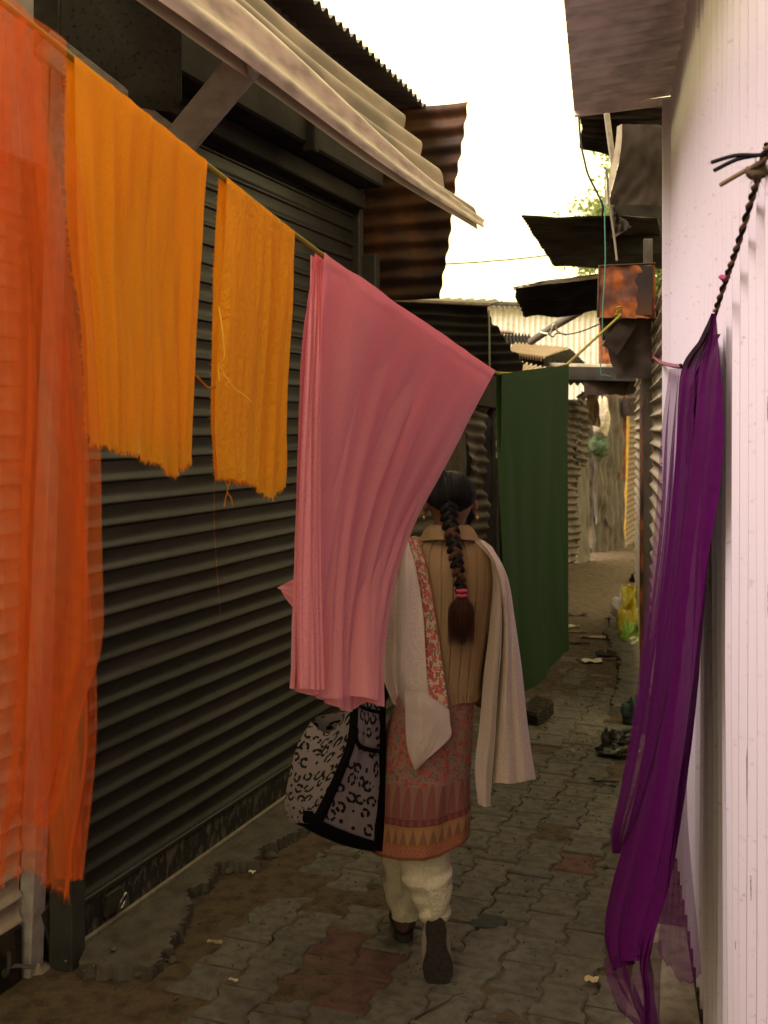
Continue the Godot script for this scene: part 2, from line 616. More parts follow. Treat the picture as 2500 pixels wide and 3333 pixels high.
	for e in [[2.3, 0.0], [3.55, 0.0], [3.55, 0.12], [3.3, 0.17], [3.0, 0.2], [2.7, 0.205], [2.3, 0.21]]:
		var g := RWP(e[0], 0, e[1] + 0.004)
		rl1.append(Vector2(g.x, g.z))
	setting("cement_ledge", slab(rl1, -0.05, 0.05, 0.004), mat("pale_cement", 0.26, 0.215, 0.17, 0.92, {"tex": tex.mottle, "tri": 2.0, "bump": tex.grit, "depth": 0.2, "detail": tex.stain, "dtri": 1.0}))
	var rl2 := []
	for e in [[1985, 2300], [2010, 2230], [2020, 2160], [1990, 2110], [1975, 2060], [1990, 2000], [2025, 1960]]:
		var g := G(e[0], e[1], 0.05)
		rl2.append(Vector2(g.x, g.z))
	var o2 := jagged(rl2, 0.05, 0.03, 8.0)
	for d in [10.6, 6.4]:
		var g := RWP(d, 0, -0.05)
		o2.append(Vector2(g.x, g.z))
	setting("cement_step", slab(o2, -0.05, 0.05, 0.006), cement)

func stone(r: float, sd: float) -> ArrayMesh:
	return grid(9, 6, func(u, v):
		var a: float = u * TAU
		var b: float = (v - 0.5) * PI
		var dd := Vector3(cos(a) * cos(b), sin(b) * 0.6, sin(a) * cos(b))
		return dd * r * (1.0 + 0.45 * n1(dd.x * 2.0 + sd, dd.z * 2.0 + dd.y)), Vector2.ONE, true)

func paver(sd: float) -> ArrayMesh:
	var a := 0.0905
	var w1 := 0.0835
	var w2 := 0.0625
	var rows := [[-a, w1], [-a * 0.64, w1 + 0.001], [-a * 0.54, w1 - 0.006], [-a * 0.42, w2 + 0.004], [-a * 0.32, w2], [0.0, w2 + 0.0005], [a * 0.32, w2], [a * 0.42, w2 + 0.004], [a * 0.54, w1 - 0.006], [a * 0.64, w1 + 0.001], [a, w1]]
	var ring := []
	for r in rows:
		ring.append(Vector2(r[1], r[0]))
	for k in range(rows.size() - 1, -1, -1):
		ring.append(Vector2(-rows[k][1], rows[k][0]))
	var st := begin()
	st.set_smooth_group(-1)
	var n := rows.size()
	var inset := func(v: Vector2) -> Vector3:
		var y := 0.0 + 0.0009 * n1(v.x * 40.0 + sd * 9.0, v.y * 40.0)
		return Vector3(v.x - 0.006 * signf(v.x), y, v.y * 0.935)
	for k in n - 1:
		var l0: Vector3 = inset.call(Vector2(-rows[k][1], rows[k][0]))
		var r0: Vector3 = inset.call(Vector2(rows[k][1], rows[k][0]))
		var l1: Vector3 = inset.call(Vector2(-rows[k + 1][1], rows[k + 1][0]))
		var r1: Vector3 = inset.call(Vector2(rows[k + 1][1], rows[k + 1][0]))
		quad(st, l0, r0, r1, l1)
	var m := ring.size()
	for k in m:
		var p: Vector2 = ring[k]
		var q: Vector2 = ring[(k + 1) % m]
		var pt: Vector3 = inset.call(p)
		var qt: Vector3 = inset.call(q)
		var pm := Vector3(p.x, -0.006, p.y)
		var qm := Vector3(q.x, -0.006, q.y)
		quad(st, pt, pm, qm, qt)
		quad(st, pm, Vector3(p.x, -0.04, p.y), Vector3(q.x, -0.04, q.y), qm)
	return commit(st)

# ---------------------------------------------------------------- roller shutters
func slat_mesh(len: float, pitch: float, bulge: float, sd: float) -> ArrayMesh:
	var prof := [[1.0, 0.45], [0.8, 0.34], [0.6, 0.27], [0.46, 0.30], [0.36, 0.44], [0.26, 0.72], [0.18, 0.93], [0.11, 1.0], [0.06, 0.93], [0.02, 0.6], [0.0, 0.3]]
	return grid(18, prof.size() - 1, func(u, v):
		var k: Array = prof[int(round(v * (prof.size() - 1)))]
		var w := 0.0012 * n1(u * len * 3.0 + sd * 17.0, k[0] * 2.0) + 0.0008 * n1(u * len * 9.0, sd * 5.0)
		return Vector3(u * len, k[0] * pitch + 0.0006 * n1(u * len * 2.0, sd), k[1] * bulge + w), Vector2(len, pitch))

func shutter(called: String, label: String, at: Vector3, basis: Basis, len: float, y0: float, y1: float, pitch: float, bulge: float, tones: Array) -> Node3D:
	var t := thing(called, label, "shutter", at, basis)
	var v := [slat_mesh(len, pitch, bulge, 1.0), slat_mesh(len, pitch, bulge, 2.0), slat_mesh(len, pitch, bulge, 3.0)]
	var y := y0
	while y < y1:
		part("slat", v[rng.randi() % 3], tones[rng.randi() % tones.size()], t, Vector3(0, y, rng.randfn(0, 0.0008)))
		y += pitch
	return t

# ---------------------------------------------------------------- left shop fronts
func left_fronts() -> void:
	var lb := Basis(U, Vector3.UP, N)
	var dark := []
	for k in 3:
		dark.append(mat("black_slat_%d" % k, 0.021 + 0.004 * k, 0.017 + 0.003 * k, 0.0185 + 0.003 * k, 0.40, {"tex": tex.coarse, "tri": 0.9 + 0.2 * k, "detail": tex.specks, "dtri": 1.4 + 0.3 * k, "bump": tex.grit, "depth": 0.03, "spec": 0.4}))
	var sh := shutter("roller_shutter", "closed black roller shutter behind the yellow cloths", LW(-0.08, 0, -0.035), lb, 2.33, 0.16, 2.95, 0.075, 0.018, dark)
	var peel := mat("peeling_rail", 0.55, 0.53, 0.5, 0.8, {"tex": tex.peel, "tri": Vector3(1.6, 0.7, 1.6), "bump": tex.peel, "depth": 0.08})
	part("bottom_rail", cbox(Vector3(2.33, 0.115, 0.02), 0.003), peel, sh, Vector3(1.165, 0.1, 0.012))
	part("rail_lip", cbox(Vector3(2.33, 0.022, 0.03), 0.006), dark[1], sh, Vector3(1.165, 0.163, 0.016))
	var steel := mat("dark_steel", 0.06, 0.055, 0.05, 0.5, {"tex": tex.mottle, "tri": 2.0, "metal": 0.2})
	var hasp := part("hasp", cbox(Vector3(0.085, 0.075, 0.02), 0.004), steel, sh, Vector3(0.22, 0.105, 0.028))
	part("lock_ring", torus(0.026, 0.006), mat("worn_steel", 0.55, 0.53, 0.5, 0.25, {"metal": 1.0}), hasp, Vector3(0.03, -0.01, 0.02), Basis.from_euler(Vector3(0.3, 0.2, 0)))
	part("guide", cbox(Vector3(0.06, 3.0, 0.06), 0.004), steel, sh, Vector3(2.355, 1.5, 0.02))
	part("guide", cbox(Vector3(0.05, 3.0, 0.07), 0.004), mat("blue_grey", 0.046, 0.044, 0.042, 0.7, {"tex": tex.mottle, "tri": 1.5}), sh, Vector3(-0.03, 1.5, 0.02))
	# sill on the ground under the rail
	var sill := mat("sill", 0.24, 0.21, 0.165, 0.9, {"tex": tex.mottle, "tri": 1.5, "bump": tex.grit, "depth": 0.15})
	part("sill", cbox(Vector3(2.3, 0.07, 0.05), 0.008), sill, sh, Vector3(1.16, 0.01, 0.003))
	# the nearer, dusty tan shutter behind the orange cloth
	var tan := []
	for k in 3:
		tan.append(mat("tan_slat_%d" % k, 0.36 + 0.03 * k, 0.29 + 0.025 * k, 0.24 + 0.02 * k, 0.5, {"tex": tex.mottle, "tri": 1.2 + 0.2 * k, "detail": tex.stain, "dtri": 0.8}))
	var s2 := shutter("roller_shutter", "dusty tan roller shutter behind the sheer orange cloth", LW(-2.3, 0, -0.1), lb, 2.08, 0.17, 2.5, 0.075, 0.02, tan)
	part("bottom_rail", cbox(Vector3(2.08, 0.17, 0.02), 0.004), mat("worn_wood", 0.20, 0.15, 0.115, 0.85, {"tex": tex.peel, "tri": Vector3(0.9, 0.3, 0.9)}), s2, Vector3(1.04, 0.085, 0.01))
	part("handle", torus(0.032, 0.007), steel, s2, Vector3(1.99, 0.09, 0.035), Basis.from_euler(Vector3(0.2, 0.9, 0)))
	var pale := mat("pale_board", 0.56, 0.50, 0.46, 0.8, {"tex": tex.mottle, "tri": 0.8, "detail": tex.stain, "dtri": 0.9})
	single("fascia_board", cbox(Vector3(2.3, 0.5, 0.03), 0.004), pale, "pale painted fascia board above the tan shutter, behind orange cloth", "board", LW(-1.3, 2.76, -0.05), lb)
	# leaning pale post and the dark posts beside it
	var a := P(97, 3175, 3.36)
	var b := P(207, 260, 3.36)
	var post := thing("concrete_post", "tall pale grey post leaning beside the tan shutter", "post", Vector3.ZERO)
	part("shaft", beam_mesh(a, b + (b - a) * 0.15, 0.052, 0.07, 0.006, N), mat("post_grey", 0.36, 0.32, 0.32, 0.85, {"tex": tex.mottle, "tri": 2.0, "bump": tex.grit, "depth": 0.15, "detail": tex.stain, "dtri": 1.4}), post)
	part("footing", stone(0.06, 3.0), mats.sill, post, a + Vector3(0.0, 0.0, -0.02))
	single("angle_iron_post", cbox(Vector3(0.045, 2.9, 0.04), 0.004), steel, "slim rusted iron post between pale post and black shutter", "post", P(166, 1670, 3.45), lb)
	single("wooden_jamb", cbox(Vector3(0.075, 2.9, 0.06), 0.006), mats.blue_grey, "blue grey timber jamb at the end of the black shutter", "post", P(231, 1690, 3.40), lb)
	single("leaning_board", cbox(Vector3(0.12, 0.16, 0.02), 0.004), mats.blue_grey, "short dark board wedged between the posts", "board", P(182, 2990, 3.44), lb * Basis.from_euler(Vector3(0, 0, 0.4)))
	# black shop room above: header, hanging plates, roof
	var soot := mat("sooty_board", 0.034, 0.030, 0.029, 0.8, {"tex": tex.coarse, "tri": 0.8})
	var room := thing("black_shop", "sooty shop front above the black roller shutter", "shop", WL, lb)
	part("header", cbox(Vector3(2.6, 0.9, 0.03), 0.003), soot, room, Vector3(1.02, 3.3, -0.09))
	part("shutter_box", cbox(Vector3(2.3, 0.3, 0.24), 0.01), soot, room, Vector3(1.1, 3.08, 0.03))
	part("header", cbox(Vector3(2.3, 0.45, 0.03), 0.003), soot, room, Vector3(-1.45, 3.24, -0.09))
	part("back_wall", cbox(Vector3(5.0, 3.6, 0.05), 0.003), soot, room, Vector3(0.0, 1.8, -0.8))
	part("end_wall", cbox(Vector3(0.05, 3.5, 0.72), 0.003), soot, room, Vector3(2.3, 1.75, -0.44))
	var brown := mat("old_beam", 0.15, 0.125, 0.11, 0.85, {"tex": tex.mottle, "tri": Vector3(1, 3, 1)})
	part("beam", cbox(Vector3(2.3, 0.09, 0.06), 0.006), soot, room, Vector3(1.1, 2.87, 0.02))
	part("bracket", cbox(Vector3(0.05, 0.25, 0.06), 0.006), soot, room, Vector3(1.35, 3.02, 0.16))
	# hanging black plate with a cut corner at the top left
	var plate := begin()
	plate.set_smooth_group(-1)
	var pl := [P(200, -160, 3.25), P(590, -160, 3.2), P(590, 325, 3.2), P(543, 362, 3.2), P(200, 300, 3.25)]
	for side in [0.0, 0.012]:
		for k in range(1, 4):
			var tri := [pl[0], pl[k], pl[k + 1]] if side == 0.0 else [pl[0], pl[k + 1], pl[k]]
			for v in tri:
				plate.add_vertex(v - Vector3(0, 0, side))
	for k in 5:
		quad(plate, pl[k], pl[k] - Vector3(0, 0, 0.012), pl[(k + 1) % 5] - Vector3(0, 0, 0.012), pl[(k + 1) % 5])
	single("hanging_plate", commit(plate), mat("plate_black", 0.055, 0.050, 0.047, 0.7, {"tex": tex.coarse, "tri": 1.1, "detail": tex.specks, "dtri": 1.0}), "black sheet plate with a cut corner hanging under the awning", "panel")
	single("wall_board", beam_mesh(P(130, 180, 3.3), P(130, -260, 3.3), 0.12, 0.02, 0.003, Vector3(1, 0, 0)), mat("wall_board", 0.09, 0.08, 0.07, 0.85, {"tex": tex.coarse, "tri": 1.5}), "dark grey upright board behind the orange cloth's top", "board")
	# struts
	var timber := mat("strut", 0.30, 0.262, 0.24, 0.85, {"tex": tex.mottle, "tri": Vector3(1.5, 4, 1.5), "bump": tex.grit, "depth": 0.08})
	single("awning_strut", beam_mesh(P(572, 478, 3.22), P(812, 190, 2.98), 0.098, 0.03, 0.004, Vector3(-0.7, 0.7, 0)), timber, "short grey plank propping the awning, rising from the beam", "plank")
	single("grey_beam", beam_mesh(P(140, 140, 3.2), P(592, 490, 3.27), 0.085, 0.05, 0.004), timber, "long grey beam sloping down behind the first yellow cloth", "beam")
	# awning: long corrugated sheet, ribs along the street
	var fibre := mat("awning_tan", 0.31, 0.235, 0.20, 0.55, {"tex": tex.coarse, "uv": Vector3(0.35, 2.2, 1), "back": [0.3, 0.22, 0.17]})
	var s0 := -0.93
	var prof := func(v: float, s: float) -> Vector2:       # v 0 top inner .. 1 lower edge
		var o := lerpf(0.46, 0.75, v) + 0.01 * n1(s * 0.8, 1.0)
		var y := lerpf(3.12, 2.655, v) - 0.02 * (s - 0.5)
		var w := 0.024 * sin(TAU * 3.7 * v + 0.6)
		return Vector2(o + w * 0.85, y + w * 0.53 - 0.012 * sin(s * 2.2))
	var aw := thing("awning_sheet", "tan translucent corrugated awning sheet over the black shutter", "awning")
	part("sheet", grid(60, 64, func(u, v):
		var s1 := lerpf(1.62, 1.98, smoothstep(0.5, 1.0, v))
		var s := lerpf(s0 - 0.10 * (1.0 - v) + 0.02 * sin(v * 22.0), s1, u)
		var q: Vector2 = prof.call(v, s)
		return LW(s, q.y, q.x), Vector2(2.6, 0.55)), fibre, aw)
	# a second strip lapped over its lower edge, hanging steeper
	part("edge_strip", grid(60, 24, func(u, v):
		var s := lerpf(s0 + 0.01, 2.0 - 0.02 * v, u)
		var taper := lerpf(1.0, 0.12, smoothstep(0.15, 1.0, u))
		var o: float = 0.755 + 0.028 * v * taper + 0.016 * sin(v * 9.5 + 0.4) * taper
		var y: float = 2.80 - 0.02 * (s - 0.5) - (0.03 + 0.125 * taper) * v - 0.012 * sin(s * 2.2) - 0.115 * (1.0 - taper)
		return LW(s, y, o), Vector2(2.6, 0.2)), mat("awning_pale", 0.64, 0.54, 0.48, 0.55, {"tex": tex.mottle, "uv": Vector3(0.8, 2.5, 1), "back": [0.4, 0.33, 0.26]}), aw)
	# roof with sawtooth edge
	var rb := mat("roof_brown", 0.155, 0.135, 0.11, 0.6, {"tex": tex.coarse, "tri": 0.8, "detail": tex.stain, "dtri": 0.7})
	var roof := thing("shop_roof", "brown corrugated roof with sawtooth edge above the awning", "roof")
	part("sheet", corr(LW(-2.6, 3.43, 0.44), LW(2.72, 3.36, 0.33), LW(2.72, 3.60, -0.85), LW(-2.6, 3.67, -0.85), 70, 0.014, 10, 0.0, 0.006), rb, roof)
	part("rafter", beam_mesh(LW(-1.2, 3.43, 0.16), LW(2.5, 3.38, 0.1), 0.06, 0.05), brown, roof)
	# rusty sheet hung across the end of the shop
	var rustm := mat("rust_sheet", 0.27, 0.31, 0.36, 0.7, {"tex": tex.rust_soft, "tri": Vector3(1.4, 0.8, 1.4), "detail": tex.coarse, "dtri": 0.8})
	var e := 2.36
	single("rusty_sheet", corr(LW(e, 2.36, 0.42), LW(e, 3.36, 0.565), LW(e, 3.36, -0.1), LW(e, 2.36, -0.1), 10.5, 0.013, 14, 0.0, 0.02, 5.0), rustm, "rusty corrugated sheet hung crosswise at the end of the awning", "sheet")
	single("end_post", cbox(Vector3(0.07, 2.6, 0.08), 0.006), steel, "black post where the black shutter meets the rusty sheet", "post", LW(2.32, 1.3, 0.05), lb)
	# the row of shops goes on behind the camera
	var rear := thing("rear_shop_row", "plain dusty shop row adjoining the tan roller shutter", "shop", WL, lb)
	part("wall", cbox(Vector3(8.0, 3.3, 0.06), 0.01), tan[0], rear, Vector3(-6.4, 1.65, -0.12))
	part("roof", cbox(Vector3(8.0, 0.04, 1.5), 0.01), rb, rear, Vector3(-6.5, 3.46, -0.28))
	# next stall along the left side
	var char := mat("charred_tin", 0.034, 0.029, 0.026, 0.8, {"spec": 0.2, "tex": tex.coarse, "tri": 1.2})
	var can := thing("black_canopy", "black corrugated canopy with jagged edge beyond the pink cloth", "canopy")
	part("sheet", corr(P(1250, 985, 6.05), P(1250, 1235, 5.9), P(1712, 1222, 6.35), P(1585, 992, 6.1), 7.5, 0.018, 24, 0.03, 0.02, 3.0), char, can)
	part("ridge_cap", beam_mesh(P(1250, 978, 6.06), P(1592, 993, 6.1), 0.02, 0.09), mat("ridge_tan", 0.34, 0.28, 0.22, 0.7, {"tex": tex.mottle, "tri": 2.0}), can)
	part("roof_top", corr(P(1250, 976, 6.1), P(1590, 990, 6.14), P(1640, 978, 7.6), P(1300, 968, 7.6), 9, 0.012, 6), rb, can)
	single("thin_pipe", tube([P(1592, 1010, 6.0), P(1594, 1215, 6.0)], 0.006, 6), mat("pipe_grey", 0.2, 0.19, 0.15, 0.6), "thin grey pipe hanging at the end of the black canopy", "pipe")
	var galv := mat("galv", 0.50, 0.49, 0.50, 0.6, {"tex": tex.galv, "tri": Vector3(0.9, 0.45, 0.9), "detail": tex.stain, "dtri": 0.8, "metal": 0.15})
	var galv2 := mat("galv_tan", 0.46, 0.41, 0.38, 0.65, {"tex": tex.galv, "tri": Vector3(1.3, 0.8, 1.3), "detail": tex.coarse, "dtri": 0.7, "metal": 0.1})
	var A0 := Vector3(-0.11, 0, -5.65)
	var A1 := Vector3(0.60, 0, -7.4)
	var mid := A0.lerp(A1, 0.62)
	var up := Vector3.UP
	single("stall_wall", corr(A0, A0 + up * 2.2, mid + up * 2.2, mid, 26, 0.012, 20, 0.0, 0.01, 1.0), mat("dull_tin", 0.10, 0.088, 0.072, 0.7, {"tex": tex.coarse, "tri": 1.2}), "dark ribbed stall wall behind the woman's shoulder", "wall")
	single("stall_wall", corr(mid, A1 + U * -0.12, A1 + U * -0.12 + up * 1.95, mid + up * 1.95, 9, 0.012, 16, 0.01, 0.01, 2.0), galv, "grey upright ribbed tin panel behind the woman's head", "wall")
	single("battered_tin", corr(A1 + U * -0.13 + N * 0.03, A1 + U * -0.13 + N * 0.03 + up * 1.9, A1 + U * 0.28 + N * 0.03 + up * 1.86, A1 + U * 0.22 + N * 0.03, 24, 0.009, 18, 0.03, 0.035, 7.0), galv2, "battered tan corrugated tin sheet next to the green cloth", "sheet")
	single("door_post", cbox(Vector3(0.09, 2.2, 0.09), 0.006), char, "charred door post next to the battered tin sheet", "post", A1 + U * 0.36 + up * 1.1 + N * 0.02, lb)
	single("door_post", cbox(Vector3(0.06, 1.15, 0.05), 0.006), mat("grey_wood", 0.11, 0.10, 0.095, 0.85, {"tex": tex.mottle, "tri": Vector3(2, 5, 2)}), "short grey wooden post in front of the charred door post", "post", A1 + U * 0.47 + up * 0.9 + N * 0.06, lb)
	single("stall_header", beam_mesh(A0 + up * 2.12 + N * 0.05, A1 + U * 0.6 + up * 2.05 + N * 0.05, 0.45, 0.1), char, "charred header board over the tin stall wall", "board")
	var A2 := Vector3(2.12, 0, -12.7)
	var A3 := Vector3(2.56, 0, -13.45)
	single("stall_wall", corr(A1 + U * 0.55, A1 + U * 0.55 + up * 2.1, A2 + up * 2.1, A2, 24, 0.013, 30, 0.0, 0.02, 4.0), galv2, "long tan tin wall running behind the green cloth", "wall")
	single("patched_tin", corr(A2 + up * 0.04, A2 + up * 2.05, A2.lerp(A3, 0.55) + up * 2.0, A2.lerp(A3, 0.55) + up * 0.02, 23, 0.02, 14, 0.03, 0.05, 8.0), galv2, "tan horizontally ribbed tin patch beside the flat grey sheet", "sheet")
	single("patched_tin", corr(A2.lerp(A3, 0.5) + up * 1.25, A2.lerp(A3, 0.5) + up * 2.15, A3 + up * 2.1, A3 + up * 1.2, 9, 0.022, 12, 0.06, 0.06, 12.0), galv2, "crumpled tin patch above the flat grey sheet", "sheet")
	single("flat_tin", grid(10, 16, func(u, v): return A2.lerp(A3, 0.52 + 0.48 * u) + up * (0.02 + 1.3 * v) + N * (0.01 + 0.02 * n1(u * 3.0, v * 4.0)), Vector2(0.5, 1.3)), galv, "flat grey tin sheet patched onto the alley wall", "sheet")
	single("stall_back_wall", cbox(Vector3(7.6, 2.5, 0.05), 0.004), soot, "sooty back wall behind the tin stall walls", "wall", LW(5.9, 1.2, -0.55), lb)
	# drain hole in the alley floor line under it
	single("black_hose", tube(smooth_pts([G(1895, 1815), G(1905, 1800) + up * 0.05, G(1920, 1800) + up * 0.07, G(1925, 1808)], 10), 0.012, 6), char, "short black hose end at the foot of the flat tin", "hose")

func torus(R: float, r: float) -> ArrayMesh:
	return grid(18, 8, func(u, v):
		var a: float = u * TAU
		var b: float = v * TAU
		return Vector3(cos(a) * (R + r * cos(b)), sin(a) * (R + r * cos(b)), r * sin(b)), Vector2.ONE, true)

# ---------------------------------------------------------------- right building
func right_building() -> void:
	var bas := Basis(-RW, Vector3.UP, RN)
	var white := mat("white_panel", 0.585, 0.515, 0.60, 0.16, {"spec": 0.9, "tex": tex.wall_specks, "tri": 0.9})
	var d_end := 4.62
	var bld := thing("white_ribbed_wall", "white ribbed panel wall behind the purple cloth", "wall")
	# ribbed panels, each a sheet of its own
	var panel_w := 0.72
	var d := d_end
	var k := 0
	while d > -5.0:
		var d1 := d - panel_w
		part("panel", rib_panel(d, d1, 0.02, 3.12, -0.026 + 0.003 * (k % 2)), white, bld)
		d = d1
		k += 1
	# screws along the ribs and chips in the paint
	var screw := mat("screw", 0.16, 0.14, 0.13, 0.4, {"metal": 0.8})
	var head := stone(0.0055, 2.0)
	for y in [0.35, 1.05, 1.75, 2.45, 3.0]:
		var dd := 1.72
		while dd < 4.5:
			part("screw", head, screw, bld, RWP(dd, y + rng.randfn(0, 0.01), -0.022), bas)
			dd += 0.36
	var chip := mat("chipped_paint", 0.17, 0.16, 0.15, 0.7, {"tex": tex.specks, "tri": 6.0})
	for e in [[2424, 2440, 2625, 4.0], [2436, 2850, 2930, 2.5], [2280, 2570, 2590, 2.5], [2492, 1900, 2010, 3.0], [2490, 1290, 1370, 2.5], [2386, 3060, 3090, 2.0]]:
		var dq := 0.26 / ((float(e[0]) - 1250.0) / F - 0.208)
		var ya := EYE - (float(e[1]) - HOR) / F * dq
		var yb := EYE - (float(e[2]) - HOR) / F * dq
		part("paint_chip", grid(3, 14, func(u, v):
			return RWP(dq + (u - 0.5) * 0.006 * float(e[3]) * (0.5 + 0.5 * sin(v * PI)) + 0.006 * n1(v * 5.0, float(e[0])), lerpf(ya, yb, v), -0.0045), Vector2(0.02, 0.2)), chip, bld)
	part("corner_trim", cbox(Vector3(0.05, 3.1, 0.05), 0.004), mat("trim_brown", 0.17, 0.13, 0.11, 0.7, {"tex": tex.mottle, "tri": 2.0}), bld, RWP(d_end + 0.035, 1.56, -0.02), bas)
	part("corner_flashing", cbox(Vector3(0.012, 3.1, 0.05), 0.003), white, bld, RWP(d_end + 0.004, 1.56, 0.0), bas)
	part("end_wall", cbox(Vector3(0.05, 3.1, 2.0), 0.003), mats.galv, bld, RWP(d_end - 0.03, 1.55, -1.1), bas)
	part("base_rail", cbox(Vector3(9.8, 0.05, 0.04), 0.004), mats.post_grey, bld, RWP(d_end - 4.85, 0.025, -0.035), bas)
	# eaves
	var eave := mat("eave", 0.84, 0.73, 0.78, 0.55, {"tex": tex.mottle, "tri": 1.0})
	var so := thing("eaves", "pale ribbed eaves jutting out above the white wall", "roof")
	var a := RWP(d_end + 0.06, 3.1, 0.40)
	var b := RWP(-5.3, 3.1, 0.36)
	part("sheet", grid(1100, 2, func(u, v):
		var p: Vector3 = a.lerp(b, u)
		p += RN * (-0.5 * v) + Vector3(0, 0.05 * v, 0)
		var ph := fposmod(u * 92.0, 1.0)
		return p + Vector3(0, 0.025 * smoothstep(0.16, 0.09, absf(ph - 0.5)), 0), Vector2(4.4, 0.5)), eave, so)
	part("edge_flashing", beam_mesh(a + Vector3(0, -0.01, 0), RWP(d_end + 0.06, 3.12, -0.02), 0.035, 0.02), eave, so)
	part("roof_deck", cbox(Vector3(10.0, 0.03, 1.3), 0.004), eave, so, RWP(-0.35, 3.2, -0.35), bas)
	# small hardware: screws and scratches are tiny; the tie of the line at the near end
	var tie := thing("tied_rope_bundle", "bundle of dark rope ends tied to the white wall", "rope")
	var blue := mat("dark_rope", 0.05, 0.055, 0.07, 0.85, {"tex": tex.grit, "tri": 20.0})
	var hemp := mat("hemp", 0.38, 0.27, 0.16, 0.95, {"tex": tex.grit, "tri": 30.0})
	var knot := P(2462, 560, 1.80)
	for e in [[2318, 528, 1.87], [2325, 555, 1.84]]:
		part("loose_end", tube(smooth_pts([P(2500, 500, 1.755), P(2470, 505, 1.765), P((e[0] + 2470) / 2.0, (e[1] + 500) / 2.0 - 8, 1.80), P(e[0], e[1], e[2])], 12), 0.0035, 6), blue, tie)
	part("loose_end", tube(smooth_pts([P(2500, 510, 1.755), P(2465, 535, 1.78), P(2400, 570, 1.81), P(2345, 602, 1.84)], 12), 0.004, 6), mat("brown_rope", 0.16, 0.10, 0.06, 0.9), tie)
	part("frayed_knot", stone(0.02, 7.0), hemp, tie, knot)
	var fr := begin()
	for i in 70:
		var dir := Vector3(rng.randfn(), rng.randfn() - 0.3, rng.randfn()).normalized()
		var w := dir.cross(Vector3.UP).normalized() * 0.0008
		var p := knot + dir * 0.012
		for v in [p - w, p + dir * rng.randf_range(0.01, 0.035), p + w]:
			fr.add_vertex(v)
	part("fray", commit(fr), hemp, tie)
	# rope from the knot down to the purple cloth and on to the iron pole
	var line := thing("dark_rope_line", "dark braided rope holding up the purple cloth", "rope")
	var path := [P(2500, 470, 1.74), P(2478, 540, 1.79), P(2445, 650, 1.9), P(2400, 800, 2.07), P(2362, 910, 2.2), P(2328, 1015, 2.36)]
	twist(path, 0.0052, blue, mats.brown_rope, line)
	part("thread_tuft", stone(0.011, 9.0), mat("magenta_thread", 0.3, 0.03, 0.12, 0.9), line, P(2357, 905, 2.2))
	var str2 := thing("frayed_string", "frayed pale string tying the purple cloth to the rusty pole", "string")
	var sm := mat("pale_string", 0.42, 0.33, 0.27, 0.9, {"tex": tex.grit, "tri": 30.0})
	twist([P(2216, 1192, 3.1), P(2190, 1190, 3.7), P(2150, 1178, 4.7), P(2112, 1150, 5.92)], 0.006, sm, mats.magenta_thread, str2)
	var tuft := begin()
	for i in 90:
		var p := P(2105 + rng.randfn() * 12.0, 1165 + rng.randf() * 50.0, 5.9)
		var q := p + Vector3(rng.randfn() * 0.05 - 0.02, -rng.randf_range(0.03, 0.28), rng.randfn() * 0.03)
		var w := Vector3(0.0014, 0, 0)
		for v in [p - w, q, p + w]:
			tuft.add_vertex(v)
	part("loose_threads", commit(tuft), mat("grey_thread", 0.24, 0.22, 0.18, 0.9), str2)
	# posts and shutters beyond the white wall
	var tan := [mat("bone_slat", 0.40, 0.33, 0.26, 0.5, {"tex": tex.mottle, "tri": 1.5}), mat("bone_slat_2", 0.34, 0.275, 0.215, 0.5, {"tex": tex.mottle, "tri": 1.7})]
	shutter("roller_shutter", "tan roller shutter squeezed between white wall and grey iron post", RWP(5.9, 0, 0.0), bas, 1.2, 0.1, 2.3, 0.075, 0.03, tan)
	shutter("roller_shutter", "tan roller shutter behind the rusty pole", RWP(9.4, 0, 0.0), bas, 3.1, 0.1, 2.3, 0.075, 0.03, tan)
	single("grey_iron_post", cbox(Vector3(0.05, 2.75, 0.05), 0.004), mat("grey_iron", 0.24, 0.22, 0.19, 0.6, {"tex": tex.galv, "tri": Vector3(2, 0.8, 2)}), "grey drilled iron post beside the tan shutter", "post", RWP(5.98, 1.37, 0.035), bas)
	var pole := thing("rusty_pole", "rusty brown pole with string tied to it", "pole")
	part("shaft", tube(smooth_pts([P(2108, 2400, 6.0), P(2103, 1900, 6.0), P(2108, 1500, 6.0), P(2112, 1050, 6.0)], 24), 0.036, 12), mat("pole_rust", 1.0, 1.0, 0.95, 0.7, {"tex": tex.rust, "tri": Vector3(3.0, 0.9, 3.0)}), pole)
	part("bark_sliver", beam_mesh(P(2092, 2380, 6.03), P(2092, 1250, 6.05), 0.03, 0.03), mats.old_beam, pole)
	# rusty shutter box and the dark plates under it
	var rb := mat("rust_box", 0.9, 0.8, 0.75, 0.75, {"tex": tex.rust_soft, "tri": Vector3(1.7, 1.7, 1.7)})
	var box := thing("rusty_shutter_box", "rusty orange sheet-metal shutter box with yellow rope tied on", "box")
	var c0 := P(1946, 1034, 5.3)
	var c1 := P(2135, 1036, 5.3)
	var c2 := P(2133, 858, 5.3)
	var c3 := P(1950, 866, 5.3)
	part("end_plate", grid(14, 14, func(u, v): return c0.lerp(c1, u).lerp(c3.lerp(c2, u), v) + Vector3(0, 0.004 * n1(u * 9.0, v), 0.008 * n1(u * 3.0, v * 3.0)), Vector2(0.28, 0.27)), rb, box)
	part("casing", beam_mesh((c0 + c2) * 0.5 + Vector3(0.0, 0, -0.012), (c0 + c2) * 0.5 + RW * 1.5, 0.25, 0.26), mats.rust_sheet, box)
	part("rim", tube([c0, c3, c2], 0.006, 6), mats.rust_sheet, box)
	var blk := thing("black_gusset", "charred black plates hanging under the rusty box", "panel")
